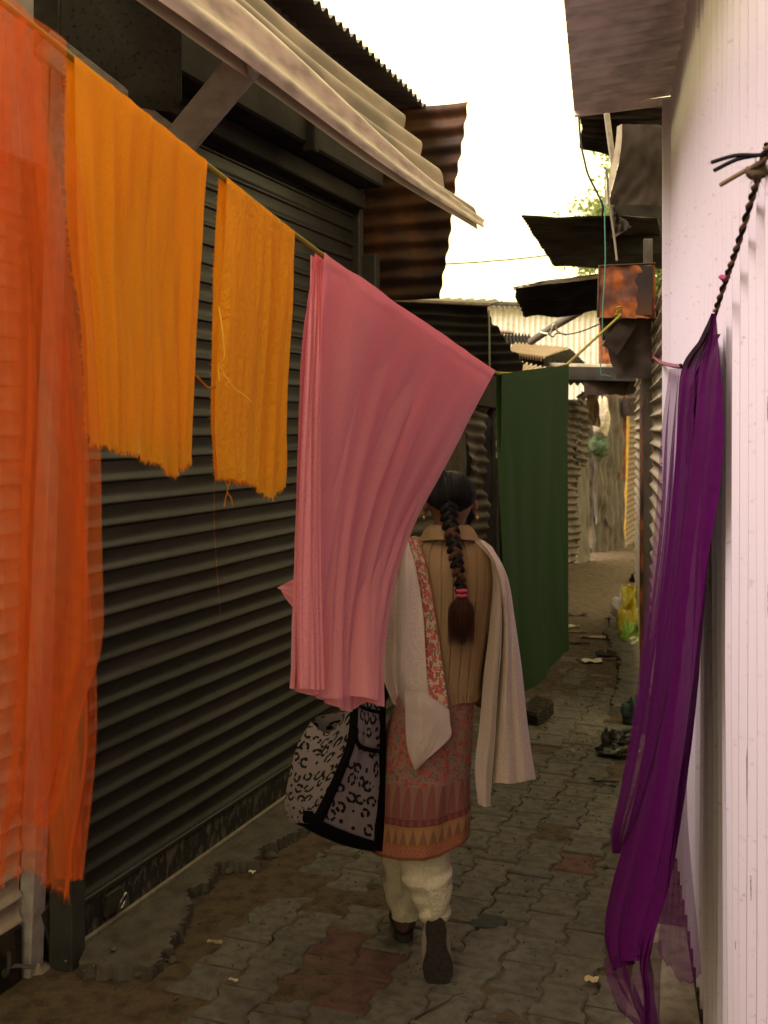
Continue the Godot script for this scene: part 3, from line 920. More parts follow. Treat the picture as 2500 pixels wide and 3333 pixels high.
	var g := [[1948, 1036], [2120, 1036], [2120, 1232], [2006, 1232]]
	var gp := []
	for q in g:
		gp.append(P(q[0], q[1], 5.38))
	part("plate", grid(8, 10, func(u, v): return gp[0].lerp(gp[1], u).lerp(gp[3].lerp(gp[2], u), v) + Vector3(0, 0, 0.02 * n1(u * 2.0, v * 2.0))), mat("scorched_brown", 0.062, 0.046, 0.038, 0.85, {"tex": tex.mottle, "tri": 1.2, "spec": 0.1}), blk)
	part("plate", beam_mesh(P(1985, 1140, 5.33), P(2050, 1040, 5.33), 0.09, 0.004), mat("burnt_tin", 0.05, 0.035, 0.03, 0.7, {"tex": tex.coarse, "tri": 2.0}), blk)
	# awnings stacked above on the right
	var olive := mat("olive_tin", 0.10, 0.092, 0.075, 0.6, {"tex": tex.coarse, "tri": 1.0, "detail": tex.stain, "dtri": 0.8})
	single("flat_awning", corr(P(1697, 704, 6.15), P(1806, 868, 8.05), P(2172, 872, 8.3), P(2140, 706, 6.2), 25, 0.012, 8, 0.0, 0.01), olive, "wide flat dark corrugated awning above the rusty shutter box", "awning")
	var low := thing("sagging_awning", "low sagging black corrugated awning under the flat one", "awning")
	part("sheet", corr(P(1672, 944, 7.0), P(1706, 1031, 7.9), P(1975, 1012, 7.7), P(1950, 890, 6.75), 13, 0.013, 12, 0.02, 0.03, 6.0), mats.charred_tin, low)
	part("front_sheet", corr(P(1668, 940, 7.0), P(1755, 915, 6.9), P(1960, 890, 6.75), P(1960, 905, 6.72), 4, 0.008, 8, 0.0, 0.01, 2.0), mats.ridge_tan, low)
	single("tilted_pole", tube(smooth_pts([P(1728, 1112, 8.6), P(1800, 1065, 8.3), P(1890, 1012, 7.9)], 8), 0.03, 10), mats.old_beam, "brown pole propped at a slant under the sagging awning", "pole")
	single("white_cable", tube(smooth_pts([P(1760, 1082, 8.4), P(1790, 1085, 8.2), P(1803, 1055, 8.1), P(1815, 1078, 8.2), P(1845, 1090, 8.2)], 20), 0.008, 6), mat("cable_white", 0.6, 0.56, 0.5, 0.6), "white cable wrapped round the slanting pole", "cable")
	single("looped_wire", tube(smooth_pts([P(1790, 1070, 8.2), P(1785, 1085, 8.2), P(1800, 1097, 8.2), P(1812, 1085, 8.2), P(1850, 1088, 8.1), P(1900, 1076, 7.6), P(1948, 1056, 6.8)], 30), 0.005, 5), steelish(), "thin looped wire between slanting pole and rusty box", "wire")
	# upper lean-to beside the white wall's eaves
	var top := thing("upper_lean_to", "rusty dark lean-to roof just below the white eaves", "roof")
	part("roof_sheet", corr(P(1893, 345, 6.3), P(1888, 492, 6.9), P(2160, 545, 6.9), P(2160, 345, 6.3), 9, 0.014, 10, 0.02, 0.02, 4.0), mats.charred_tin, top)
	part("ridge", grid(10, 4, func(u, v): return P(1893, 345, 6.3).lerp(P(2160, 342, 6.3), u) + Vector3(0, 0.075 * sin(clampf(u * 3.4, 0.0, PI)) * (1.0 - v) - 0.05 * v, -0.1 * v)), mats.burnt_tin, top)
	part("white_batten", beam_mesh(P(1974, 365, 6.15), P(1998, 545, 6.3), 0.03, 0.03, 0.004, Vector3(1, 0, 0)), mat("batten", 0.5, 0.45, 0.4, 0.8, {"tex": tex.mottle, "tri": 3.0}), top)
	var hood := thing("brown_hood", "dull brown curled sheet-metal hood below the rusty lean-to roof", "box")
	var hb := mat("hood_brown", 0.050, 0.038, 0.033, 0.85, {"spec": 0.1, "tex": tex.mottle, "tri": 0.9})
	part("sheet", grid(14, 12, func(u, v):
		var p := P(lerpf(2018, 1992, v) + 8.0 * sin(v * 4.0), lerpf(412, 660, v), 5.9).lerp(P(2165, lerpf(415, 662, v), 5.9), u)
		return p + Vector3(0, 0, 0.05 * cos(v * 3.0) + 0.01 * n1(u * 4.0, v * 4.0)), Vector2(0.3, 0.45)), hb, hood)
	part("curled_edge", grid(4, 14, func(u, v): return P(lerpf(2018, 1992, v) + 8.0 * sin(v * 4.0) - 16.0 * u * (0.6 + 0.4 * sin(v * 3.0)), lerpf(412, 655, v), 5.9) + Vector3(0, 0, 0.05 * cos(v * 3.0) - 0.05 * u), Vector2(0.05, 0.45)), mats.ridge_tan, hood)
	part("back_panel", beam_mesh(P(1990, 735, 6.75), P(2190, 735, 6.75), 0.36, 0.02), mats.charred_tin, hood)
	part("side_panel", beam_mesh(P(2002, 700, 5.95), P(1985, 715, 6.75), 0.24, 0.01), mats.charred_tin, hood)
	part("torn_scrap", grid(6, 8, func(u, v): return P(1995 + 8.0 * v + 55.0 * u * v, 672 + 100.0 * v - 45.0 * u * v + 10.0 * u, 5.85) + Vector3(0, 0, 0.05 * n1(u * 3.0, v * 3.0))), hb, hood)
	single("black_cable", tube(smooth_pts([P(1888, 290, 5.9), P(1884, 360, 5.9), P(1890, 460, 5.9), P(1902, 520, 5.9), P(1915, 570, 5.9), P(1945, 630, 5.9), P(1962, 670, 5.9), P(1960, 705, 6.0)], 40), 0.006, 6), steelish(), "black cable hanging from the white eaves", "cable")
	single("teal_string", tube(smooth_pts([P(1972, 545, 5.25), P(1968, 700, 5.25), P(1970, 850, 5.25), P(1962, 1000, 5.25), P(1960, 1100, 5.25), P(1955, 1210, 5.25), P(1968, 1220, 5.25), P(1990, 1226, 5.25)], 50), 0.0026, 5), mat("teal", 0.06, 0.22, 0.18, 0.7), "teal string dangling past the rusty box", "string")
	single("tan_cord", tube(smooth_pts([P(1965, 545, 5.6), P(1975, 560, 5.6), P(1982, 650, 5.6), P(2000, 780, 5.5), P(2008, 850, 5.4)], 30), 0.006, 6), mats.pale_string, "tan cord running down to the top of the rusty box", "cord")
	single("power_line", tube(smooth_pts([P(1380, 862, 9.0), P(1480, 858, 9.2), P(1600, 850, 9.5), P(1760, 834, 10.0), P(1900, 810, 10.5)], 30), 0.006, 5), steelish(), "thin power line crossing the pale sky", "wire")

func steelish() -> Material:
	return mat("wire_black", 0.03, 0.03, 0.03, 0.6)

func twist(path: Array, r: float, a: Material, b: Material, parent: Node) -> void:
	var pts := smooth_pts(path, 90)
	for k in 2:
		var q := []
		for i in pts.size():
			var t: Vector3 = (pts[mini(i + 1, pts.size() - 1)] - pts[maxi(i - 1, 0)]).normalized()
			var s := t.cross(Vector3(0, 0, 1)).normalized()
			var ang := i * 0.75 + k * PI
			q.append(pts[i] + (s * cos(ang) + t.cross(s) * sin(ang)) * r * 0.6)
		part("strand", tube(q, r * 0.75, 6), a if k == 0 else b, parent)

func rib_panel(d0: float, d1: float, y0: float, y1: float, lift: float) -> ArrayMesh:
	# flat pans with narrow raised ribs, every 90 mm
	var xs := []
	var len := d0 - d1
	var n := int(round(len / 0.12))
	for i in n:
		var b := len * i / n
		var p := len / n
		for q in [[0.0, 0.0], [0.40, 0.0], [0.47, 0.018], [0.60, 0.019], [0.67, 0.0], [0.80, 0.0], [0.84, 0.007], [0.91, 0.007], [0.95, 0.0]]:
			xs.append([b + q[0] * p, q[1]])
	xs.append([len, 0.0])
	var st := begin()
	st.set_smooth_group(-1)
	var nv := 8
	for i in xs.size() - 1:
		for j in nv:
			var v := []
			for q in [[i, j], [i + 1, j], [i + 1, j + 1], [i, j + 1]]:
				var x: Array = xs[q[0]]
				var y := lerpf(y0, y1, float(q[1]) / nv)
				var d: float = d0 - x[0]
				v.append(RWP(d, y, float(x[1]) + lift + 0.004 * n1(d * 1.6, y * 1.1) ))
			quad(st, v[0], v[3], v[2], v[1])
	return commit(st)

# ---------------------------------------------------------------- the far end of the alley
func far_end() -> void:
	var up := Vector3.UP
	var pale := mat("pale_tin", 0.74, 0.70, 0.62, 0.6, {"tex": tex.cloth, "tri": 0.6, "detail": tex.stain, "dtri": Vector3(0.9, 0.3, 0.9)})
	single("pale_tin_wall", corr(P(1440, 1300, 17.0), P(1968, 1300, 16.2), P(1968, 1000, 16.2), P(1440, 988, 17.0), 30, 0.02, 3), pale, "bright pale corrugated wall of the building across the end", "wall")
	single("wall_coping", beam_mesh(P(1440, 984, 16.9), P(1968, 996, 16.1), 0.05, 0.15), mats.olive_tin, "dark coping along the top of the bright pale wall", "coping")
	single("rust_strip", corr(P(1948, 1300, 15.4), P(2000, 1300, 15.2), P(2000, 1040, 15.2), P(1948, 1040, 15.4), 3, 0.015, 3), mats.rust_box, "rust streaked tin strip at the end of the bright pale wall", "sheet")
	# huddled roofs between
	var tan := mat("roof_tan", 0.40, 0.30, 0.215, 0.7, {"tex": tex.mottle, "tri": 0.9, "detail": tex.stain, "dtri": 0.6})
	var r1 := thing("tan_stall_roof", "tan corrugated stall roof with toothed edge above green cloth", "roof", Vector3.ZERO)
	part("sheet", corr(P(1672, 1120, 12.6), P(1848, 1135, 12.4), P(1768, 1168, 10.6), P(1640, 1150, 10.8), 15, 0.03, 6), tan, r1)
	part("gable", corr(P(1850, 1138, 12.4), P(1768, 1166, 10.62), P(1775, 1215, 10.7), P(1900, 1185, 12.6), 10, 0.03, 4), mats.charred_tin, r1)
	part("front", grid(6, 2, func(u, v): return P(lerpf(1640, 1770, u), lerpf(1154, 1168, u) + 45.0 * v, 10.75)), mats.charred_tin, r1)
	var r2 := thing("dark_stall_roof", "small black toothed stall roof below the pale wall", "roof")
	part("sheet", corr(P(1630, 1082, 13.4), P(1722, 1094, 13.4), P(1745, 1130, 12.9), P(1630, 1125, 12.9), 9, 0.035, 4, 0.05), mats.charred_tin, r2)
	part("cap", beam_mesh(P(1625, 1080, 13.45), P(1672, 1083, 13.45), 0.03, 0.2), tan, r2)
	var r3 := thing("nearer_tan_roof", "nearer tan corrugated roof corner at the green cloth's top edge", "roof")
	part("sheet", corr(P(1660, 1172, 9.4), P(1778, 1200, 9.2), P(1700, 1232, 7.9), P(1650, 1225, 8.0), 8, 0.018, 5), tan, r3)
	single("tin_gutter", beam_mesh(P(1780, 1187, 11.0), P(1985, 1192, 10.4), 0.035, 0.12), mat("gutter", 0.42, 0.36, 0.28, 0.6, {"tex": tex.mottle, "tri": 1.0}), "pale tin gutter over the alley's dark canopy", "gutter")
	# dark canopy over the alley
	var can := thing("alley_canopy", "black canopy spanning the alley beyond the green cloth", "canopy")
	part("beam", beam_mesh(P(1780, 1215, 10.6), P(2140, 1222, 9.9), 0.13, 0.3), mats.charred_tin, can)
	part("sheet", corr(P(1780, 1200, 10.7), P(2150, 1208, 10.0), P(2150, 1255, 13.0), P(1800, 1250, 13.6), 16, 0.02, 6), mats.charred_tin, can)
	part("fascia", grid(12, 3, func(u, v): return P(lerpf(1900, 2110, u), lerpf(1225, 1285, v) + 5.0 * n1(u * 6.0, 1.0) * v, 10.2) + Vector3(0, 0, 0.03 * n1(u * 5.0, v)), Vector2(0.6, 0.2)), mats.burnt_tin, can)
	# upright tin sheets closing the alley
	single("upright_tin", corr(P(1926, 1797, 14.3), P(2032, 1797, 14.9), P(2032, 1255, 14.9), P(1926, 1255, 14.3), 5.5, 0.03, 14, 0.0, 0.03, 4.0), mats.galv, "weathered grey upright corrugated tin at the alley's end", "sheet")
	single("upright_tin", corr(P(1930, 1690, 14.15), P(2026, 1700, 14.75), P(2028, 1280, 14.75), P(1934, 1280, 14.15), 5.5, 0.03, 14, 0.06, 0.04, 14.0), mats.galv, "torn grey tin sheet lapped over the upright tin", "sheet")
	single("rusty_edge_sheet", corr(P(2012, 1560, 14.7), P(2036, 1560, 14.85), P(2040, 1270, 14.85), P(2016, 1270, 14.7), 1.5, 0.02, 8), mats.rust_box, "rusty brown sheet edge beside the yellow door frame", "sheet")
	single("yellow_jamb", beam_mesh(P(2029, 1790, 14.95), P(2046, 1355, 15.0), 0.035, 0.04, 0.004, Vector3(1, 0, 0)), mat("yellow_paint", 0.55, 0.33, 0.06, 0.6, {"tex": tex.mottle, "tri": 1.0}), "yellow painted door jamb at the far shutter", "jamb")
	var fb := along(P(2030, 1795, 15.0), P(2110, 1750, 17.6))
	shutter("roller_shutter", "small brown roller shutter with yellow jamb at the alley's end", Vector3(P(2030, 1795, 15.0).x, 0.0, -15.0), Basis(Vector3(fb.x.x, 0, fb.x.z).normalized(), up, Vector3(fb.x.x, 0, fb.x.z).normalized().cross(up)), 2.6, 0.05, 1.75, 0.075, 0.03, [mat("far_slat", 0.22, 0.165, 0.12, 0.6, {"tex": tex.mottle, "tri": 1.0})])
	single("far_back_wall", cbox(Vector3(6, 3, 0.1), 0.01), mats.dull_tin, "dull tin wall closing the alley behind the far shutter", "wall", Vector3(6.0, 1.5, -18.2))
	single("far_hood", beam_mesh(P(2036, 1325, 14.6), P(2110, 1320, 15.0), 0.25, 0.1), mats.hood_brown, "brown sheet hood over the far shutter", "hood")
	# cloth bags hung on the tin
	var bag := thing("hanging_cloth_bag", "bundled off-white cloth hanging on the grey tin", "bag")
	part("bundle", blob(P(1957, 1362, 14.0), Vector3(0.11, 0.24, 0.08), 0.45, 3.0), mat("bundle_white", 0.52, 0.45, 0.36, 0.9, {"tex": tex.mottle, "tri": 3.0}), bag)
	part("knot", blob(P(1950, 1325, 14.0), Vector3(0.05, 0.08, 0.05), 0.4, 5.0), mats.bundle_white, bag)
	var bag2 := thing("hanging_green_bag", "green plastic bag hanging below the off-white bundle", "bag")
	part("pouch", blob(P(1950, 1455, 14.0), Vector3(0.11, 0.13, 0.08), 0.6, 8.0), mat("bag_green", 0.075, 0.105, 0.065, 0.5, {"tex": tex.mottle, "tri": 3.0}), bag2)
	part("handle", tube(smooth_pts([P(1935, 1440, 13.95), P(1950, 1412, 13.95), P(1968, 1440, 13.95)], 10), 0.012, 6), mats.bag_green, bag2)
	# light through rags at the left of the alley's end
	single("hanging_rag", grid(10, 18, func(u, v): return P(1905 + 40.0 * u + 12.0 * v, 1262 + 120.0 * v + 10.0 * u, 12.9) + Vector3(0, 0, 0.05 * n1(u * 4.0, v * 3.0)), Vector2(0.2, 0.5)), mat("rag_tan", 0.30, 0.22, 0.15, 0.9, {"tex": tex.mottle, "tri": 4.0, "back": [0.2, 0.14, 0.09]}), "tan rag hanging from the dark canopy", "rag")
	# tree behind the right-hand roofs
	var tree := thing("leafy_tree", "leafy light green tree rising behind the flat awning", "tree")
	var bark := mat("bark", 0.12, 0.09, 0.065, 0.9, {"tex": tex.mottle, "tri": 2.0})
	var foot := Vector3(4.3, 0, -16.6)
	part("trunk", tube(smooth_pts([foot, foot + Vector3(0.1, 1.4, 0.1), foot + Vector3(-0.1, 2.8, 0), foot + Vector3(0.0, 4.2, 0.1)], 12), 0.16, 10, 0.45), bark, tree)
	for e in [[-0.9, 4.6, 0.2], [0.9, 5.2, -0.2], [-0.5, 5.6, -0.4], [0.3, 6.3, 0.3]]:
		part("limb", tube(smooth_pts([foot + Vector3(0, 2.9, 0), foot + Vector3(e[0] * 0.5, 3.7, e[2]), foot + Vector3(e[0], e[1], e[2])], 8), 0.06, 7, 0.3), bark, tree)
	var leaf := mat("leaf", 0.12, 0.155, 0.05, 0.55, {"back": [0.24, 0.30, 0.09]})
	var st := begin()
	st.set_smooth_group(-1)
	var clumps := []
	for i in 46:
		var q := Vector3(rng.randfn(), rng.randfn(), rng.randfn())
		q = q.normalized() * pow(rng.randf(), 0.4)
		clumps.append([foot + Vector3(-0.18 + q.x * 1.25, 4.95 + q.y * 1.45, q.z * 1.2), rng.randf_range(0.18, 0.42)])
	for c in clumps:
		for i in 260:
			var q := Vector3(rng.randfn(), rng.randfn() * 0.8, rng.randfn()) * (float(c[1]) * 0.55)
			var p: Vector3 = c[0] + q
			var dir := Vector3(rng.randfn(), rng.randfn() - 0.4, rng.randfn()).normalized()
			var w := dir.cross(Vector3(rng.randfn(), rng.randfn(), rng.randfn())).normalized()
			var ln := rng.randf_range(0.06, 0.10)
			quad(st, p, p + dir * ln * 0.5 + w * ln * 0.28, p + dir * ln, p + dir * ln * 0.5 - w * ln * 0.28)
	part("crown", commit(st), leaf, tree)

func blob(at: Vector3, r: Vector3, rough: float, sd: float) -> ArrayMesh:
	return grid(22, 16, func(u, v):
		var a: float = u * TAU
		var b: float = (v - 0.5) * PI
		var dd := Vector3(cos(a) * cos(b), sin(b), sin(a) * cos(b))
		var k := 1.0 + rough * (0.6 * n1(dd.x * 1.6 + sd, dd.y * 1.6 + dd.z) + 0.4 * absf(n1(dd.x * 4.0 + sd, dd.y * 4.0 - dd.z * 3.0)))
		return at + dd * r * k, Vector2.ONE, true)

# ---------------------------------------------------------------- cloths on the yellow rope
func drying_cloths() -> void:
	var rope := thing("yellow_rope", "taut yellow rope strung across the alley holding the cloths", "rope")
	var yel := mat("yellow_cord", 0.85, 0.66, 0.06, 0.7, {"tex": tex.grit, "tri": 40.0})
	var pts := []
	for q in [[-520, -410, 1.40], [0, 2, 1.633], [185, 146, 1.742], [225, 180, 1.766], [660, 527, 2.094], [735, 585, 2.166], [950, 756, 2.39], [1035, 820, 2.494], [1300, 1003, 2.89], [1598, 1206, 3.5], [1622, 1216, 3.56], [1730, 1219, 3.87], [1845, 1187, 4.24], [2022, 1024, 5.22]]:
		pts.append(P(q[0], q[1], q[2]))
	var fine := []
	for i in pts.size() - 1:
		for k in 5:
			fine.append(pts[i].lerp(pts[i + 1], k / 5.0))
	fine.append(pts[-1])
	part("line", tube(fine, 0.0058, 8), yel, rope)
	part("knot", torus(0.014, 0.004), yel, rope, P(2016, 1016, 5.21), Basis.from_euler(Vector3(0.4, 0.5, 0)))
	part("knot", torus(0.016, 0.004), yel, rope, P(2010, 1030, 5.21), Basis.from_euler(Vector3(0.9, -0.5, 0.8)))
	part("loose_end", tube(smooth_pts([P(2016, 1016, 5.21), P(2008, 1002, 5.2), P(2022, 998, 5.2)], 8), 0.004, 6), yel, rope)
	single("rope_post", tube([Vector3(-0.72, -0.05, -1.36), Vector3(-0.70, 2.75, -1.36)], 0.045, 10), mats.old_beam, "rough wooden post carrying the near end of the yellow rope", "post")

	# first yellow cloth: front flap and the longer back flap
	var y1 := mat("marigold", 0.95, 0.51, 0.022, 0.85, {"tex": tex.weave, "uv": Vector3(5, 3, 1), "bump": tex.crinkle, "depth": 0.22, "back": [0.95, 0.46, 0.02], "sheen": 0.5})
	var y2 := mat("marigold_deep", 0.95, 0.46, 0.018, 0.85, {"tex": tex.weave, "uv": Vector3(7, 2, 1), "bump": tex.crinkle, "depth": 0.10, "back": [0.95, 0.42, 0.02], "sheen": 0.5})
	var c1 := thing("yellow_cloth", "wide marigold yellow cloth with frayed hem folded over rope", "cloth", Vector3.ZERO, Basis(), "cloths drying on the yellow rope")
	var l1 := [[224, 182, 1.766], [222, 500, 1.766], [235, 800, 1.766], [270, 1120, 1.766], [284, 1405, 1.766]]
	var r1 := [[662, 529, 2.094], [652, 760, 2.094], [642, 1000, 2.094], [628, 1230, 2.094], [616, 1462, 2.094]]
	part("front_flap", cloth(l1, r1, 150, 190, {"amp": 0.006, "fr": 2.2, "vf": 1.1, "seed": 11.0, "off": 0.007, "fine": 0.0014, "sharp": 2.0, "lean": 0.5, "bot": [0, 4, 0, 3, 0], "rag": 1.5, "fray": 0.010, "fray_n": 1100, "fray_sides": true}), y1, c1)
	part("back_flap", cloth([[222, 182, 1.766], [224, 500, 1.766], [238, 800, 1.766], [272, 1120, 1.766], [284, 1440, 1.766]], [[660, 529, 2.094], [648, 760, 2.094], [636, 1000, 2.094], [622, 1230, 2.094], [606, 1470, 2.094]], 110, 120, {"amp": 0.007, "fr": 5.0, "vf": 0.5, "seed": 3.0, "off": -0.012, "sharp": 3.0, "bot": [0, 12, 22, 45, 80, 20], "rag": 2.0, "fray": 0.011, "fray_n": 700}), y2, c1)
	# loose twisted threads between the two yellow cloths
	var thr := thing("loose_threads", "loose marigold threads strung between the two yellow cloths", "thread")
	part("twist", tube(smooth_pts([P(628, 1225, 2.08), P(640, 1225, 2.08), P(665, 1250, 2.1), P(680, 1262, 2.11), P(703, 1258, 2.13)], 24), 0.0022, 6), y1, thr)
	part("thread", tube(smooth_pts([P(712, 1000, 2.12), P(722, 1060, 2.11), P(730, 1140, 2.11), P(728, 1170, 2.11), P(712, 1190, 2.12), P(714, 1240, 2.12)], 24), 0.0011, 5), mat("bright_thread", 0.95, 0.55, 0.05, 0.8), thr)
	for e in [[[716, 1190], [735, 1225], [765, 1265], [800, 1290], [820, 1310]], [[716, 1215], [740, 1230], [750, 1240], [735, 1250], [750, 1265]]]:
		var q := []
		for k in e:
			q.append(P(k[0], k[1], 2.14))
		part("thread", tube(smooth_pts(q, 20), 0.0006, 4), mats.bright_thread, thr)
	part("thread", tube(smooth_pts([P(736, 1572, 2.18), P(742, 1590, 2.18), P(735, 1620, 2.18), P(730, 1650, 2.18)], 14), 0.0014, 5), y2, thr)
	part("thread", tube(smooth_pts([P(748, 1572, 2.18), P(740, 1600, 2.18), P(752, 1620, 2.18), P(757, 1646, 2.18)], 14), 0.0014, 5), y2, thr)
	part("thread", tube(smooth_pts([P(699, 1565, 2.16), P(697, 1700, 2.16), P(706, 1850, 2.16), P(717, 2000, 2.16)], 20), 0.0002, 4), y2, thr)
	# second yellow cloth
	var c2 := thing("yellow_cloth", "narrow marigold yellow cloth hanging next to the pink one", "cloth", Vector3.ZERO, Basis(), "cloths drying on the yellow rope")
	var l2 := [[722, 577, 2.153], [713, 850, 2.153], [706, 1100, 2.153], [692, 1375, 2.153], [702, 1555, 2.153]]
	var r2 := [[952, 758, 2.392], [945, 980, 2.392], [927, 1250, 2.392], [920, 1450, 2.392], [908, 1588, 2.392]]
	part("front_flap", cloth(l2, r2, 100, 160, {"amp": 0.006, "fr": 2.2, "vf": 0.6, "seed": 23.0, "off": 0.006, "fine": 0.0007, "sharp": 2.6, "bot": [0, -2, 4, 4, 0], "rag": 2.0, "fray": 0.009, "fray_n": 450, "fray_sides": true}), y2, c2)
	part("back_flap", cloth(l2, [[950, 758, 2.392], [943, 980, 2.392], [925, 1250, 2.392], [921, 1450, 2.392], [912, 1570, 2.392]], 70, 100, {"amp": 0.007, "fr": 4.0, "vf": 0.4, "seed": 5.0, "off": -0.01, "sharp": 3.0, "bot": [-3, 0, 6, 30, 58, 10], "rag": 3.0, "fray": 0.009, "fray_n": 250}), y1, c2)

	# pink cloth, layered
	var pk := mat("rose", 0.88, 0.40, 0.47, 0.8, {"tex": tex.weave, "uv": Vector3(3, 1.6, 1), "bump": tex.crinkle, "depth": 0.07, "back": [0.9, 0.33, 0.38], "sheen": 0.6, "alpha": 0.90})
	var c3 := thing("pink_cloth", "large rose pink voile cloth draped in long folds beside the woman", "cloth", Vector3.ZERO, Basis(), "cloths drying on the yellow rope")
	var lp := [[1037, 822, 2.494], [1012, 1090, 2.494], [997, 1480, 2.494], [984, 1860, 2.494], [979, 2245, 2.494]]
	var rp := [[1598, 1207, 3.5], [1508, 1375, 3.37], [1414, 1545, 3.22], [1326, 1710, 3.08], [1266, 1900, 2.95], [1236, 2100, 2.82], [1240, 2280, 2.72]]
	part("front_flap", cloth(lp, rp, 200, 200, {"amp": 0.019, "fr": 2.6, "vf": 0.25, "seed": 41.0, "off": 0.010, "ov": 0.012, "fine": 0.0009, "sharp": 3.2, "top": 0.2, "bot": [0, 20, 8, -4, 6], "rag": 1.5}), pk, c3)
	part("back_flap", cloth([[1035, 822, 2.494], [1008, 1090, 2.51], [990, 1480, 2.53], [982, 1860, 2.54], [990, 2265, 2.54]], [[1596, 1207, 3.5], [1500, 1375, 3.4], [1404, 1545, 3.25], [1316, 1710, 3.12], [1254, 1900, 3.0], [1222, 2100, 2.88], [1222, 2275, 2.78]], 120, 120, {"amp": 0.012, "fr": 3.4, "vf": 0.4, "seed": 60.0, "off": -0.016, "sharp": 3.0, "bot": [-10, 10, 40, 44, 10, 22]}), pk, c3)
	# narrow pleats lying on the left border, and the corner that sticks out
	for e in [[984, 2.48, 1052, 6.0, 70.0], [1000, 2.472, 1045, 4.0, 81.0]]:
		part("pleat", cloth([[1040, 826, 2.49], [e[0] + 34.0, 1100, 2.48], [e[0] + 14.0, 1500, e[1]], [e[0] + 2.0, 1900, e[1]], [e[0], 2248, e[1]]], [[1060, 838, 2.51], [e[2] + 14.0, 1100, 2.50], [e[2] + 10.0, 1500, e[1] + 0.03], [e[2] + 12.0, 1900, e[1] + 0.03], [e[2] + 20.0, 2250, e[1] + 0.03]], 24, 110, {"amp": 0.005, "fr": 2.0, "vf": 0.4, "seed": e[4], "off": 0.022 + 0.006 * (e[4] - 70.0) / 11.0}), pk, c3)
	part("stray_corner", cloth([[985, 1868, 2.53], [940, 1892, 2.53], [906, 1914, 2.53]], [[1010, 2010, 2.55], [965, 1985, 2.54], [912, 1922, 2.53]], 14, 20, {"amp": 0.003, "fr": 2.0, "seed": 2.0}), pk, c3)

	# green cloth
	var gr := mat("bottle_green", 0.042, 0.088, 0.024, 0.8, {"tex": tex.weave, "uv": Vector3(2, 2, 1), "back": [0.13, 0.20, 0.04], "sheen": 0.05})
	var c4 := thing("green_cloth", "smooth bottle green cloth hanging at the rope's dip", "cloth", Vector3.ZERO, Basis(), "cloths drying on the yellow rope")
	var gl := [[1623, 1217, 3.56], [1626, 1500, 3.56], [1630, 1800, 3.57], [1645, 2060, 3.58], [1662, 2295, 3.60]]
	var gm := [[1844, 1188, 4.24], [1844, 1430, 4.24], [1843, 1680, 4.24], [1843, 1920, 4.24], [1846, 2105, 4.25]]
	part("front_flap", cloth(gl, gm, 80, 100, {"amp": 0.016, "fr": 1.6, "vf": 0.4, "seed": 90.0, "off": 0.008, "sharp": 2.2, "fine": 0.0006, "bot": [0, 3, -3, 2, 0], "rag": 1.0}), gr, c4)
	part("back_flap", cloth([[1621, 1217, 3.57], [1622, 1500, 3.58], [1624, 1800, 3.6], [1640, 2060, 3.62], [1680, 2250, 3.65]], gm, 60, 80, {"amp": 0.008, "fr": 1.5, "vf": 0.5, "seed": 95.0, "off": -0.012, "sharp": 2.0, "bot": [20, 25, 20, 10, 12]}), gr, c4)

	# sheer orange cloth, several overlapping layers
	var oc := thing("orange_cloth", "long sheer orange dupatta hanging nearest the pale post", "cloth", Vector3.ZERO, Basis(), "cloths drying on the yellow rope")
	var o1 := mat("saffron_sheer", 0.95, 0.25, 0.025, 0.7, {"tex": tex.cloth, "uv": Vector3(2, 2, 1), "back": [0.95, 0.25, 0.02], "alpha": 0.42, "sheen": 0.3})
	var o2 := mat("saffron_fold", 0.95, 0.23, 0.02, 0.7, {"tex": tex.cloth, "uv": Vector3(2, 2, 1), "back": [0.95, 0.25, 0.02], "alpha": 0.38, "sheen": 0.3})
	var orr := []
	for q in [[168, 132], [164, 295], [168, 448], [200, 600], [220, 754], [234, 907], [248, 1060], [262, 1213], [274, 1366], [286, 1519], [287, 1672], [289, 1825], [292, 1978], [296, 2131], [302, 2284], [305, 2437], [290, 2590], [264, 2743], [250, 2895]]:
		orr.append([q[0], q[1], 1.741])
	var oll := [[-260, -205, 1.50], [-260, 300, 1.50], [-250, 900, 1.50], [-250, 1500, 1.50], [-250, 2100, 1.50], [-250, 2760, 1.50]]
	part("front_layer", cloth(oll, orr, 220, 200, {"amp": 0.010, "fr": 3.4, "vf": 0.4, "seed": 110.0, "ov": 0.035, "off": 0.006, "sharp": 2.4, "lean": 0.8, "bot": [0, 20, 10, 60, 10, -20, 10, 30], "rag": 12.0, "fray": 0.016, "fray_n": 350}), o1, oc)
	var orb := [[178, 140, 1.741], [180, 300, 1.741], [186, 448, 1.741], [218, 610, 1.741], [238, 800, 1.741], [252, 980, 1.741], [278, 1400, 1.741], [284, 1800, 1.741], [290, 2100, 1.741], [240, 2300, 1.741], [175, 2600, 1.741], [120, 2700, 1.741]]
	part("back_layer", cloth([[-260, -205, 1.50], [-260, 300, 1.50], [-250, 900, 1.50], [-250, 1500, 1.50], [-250, 2100, 1.50], [-250, 2650, 1.50]], orb, 160, 150, {"amp": 0.012, "fr": 2.6, "vf": 0.4, "seed": 130.0, "ov": 0.04, "off": -0.022, "sharp": 3.0, "lean": 1.0, "bot": [0, 30, 60, 20, -30, 0], "rag": 10.0}), o1, oc)
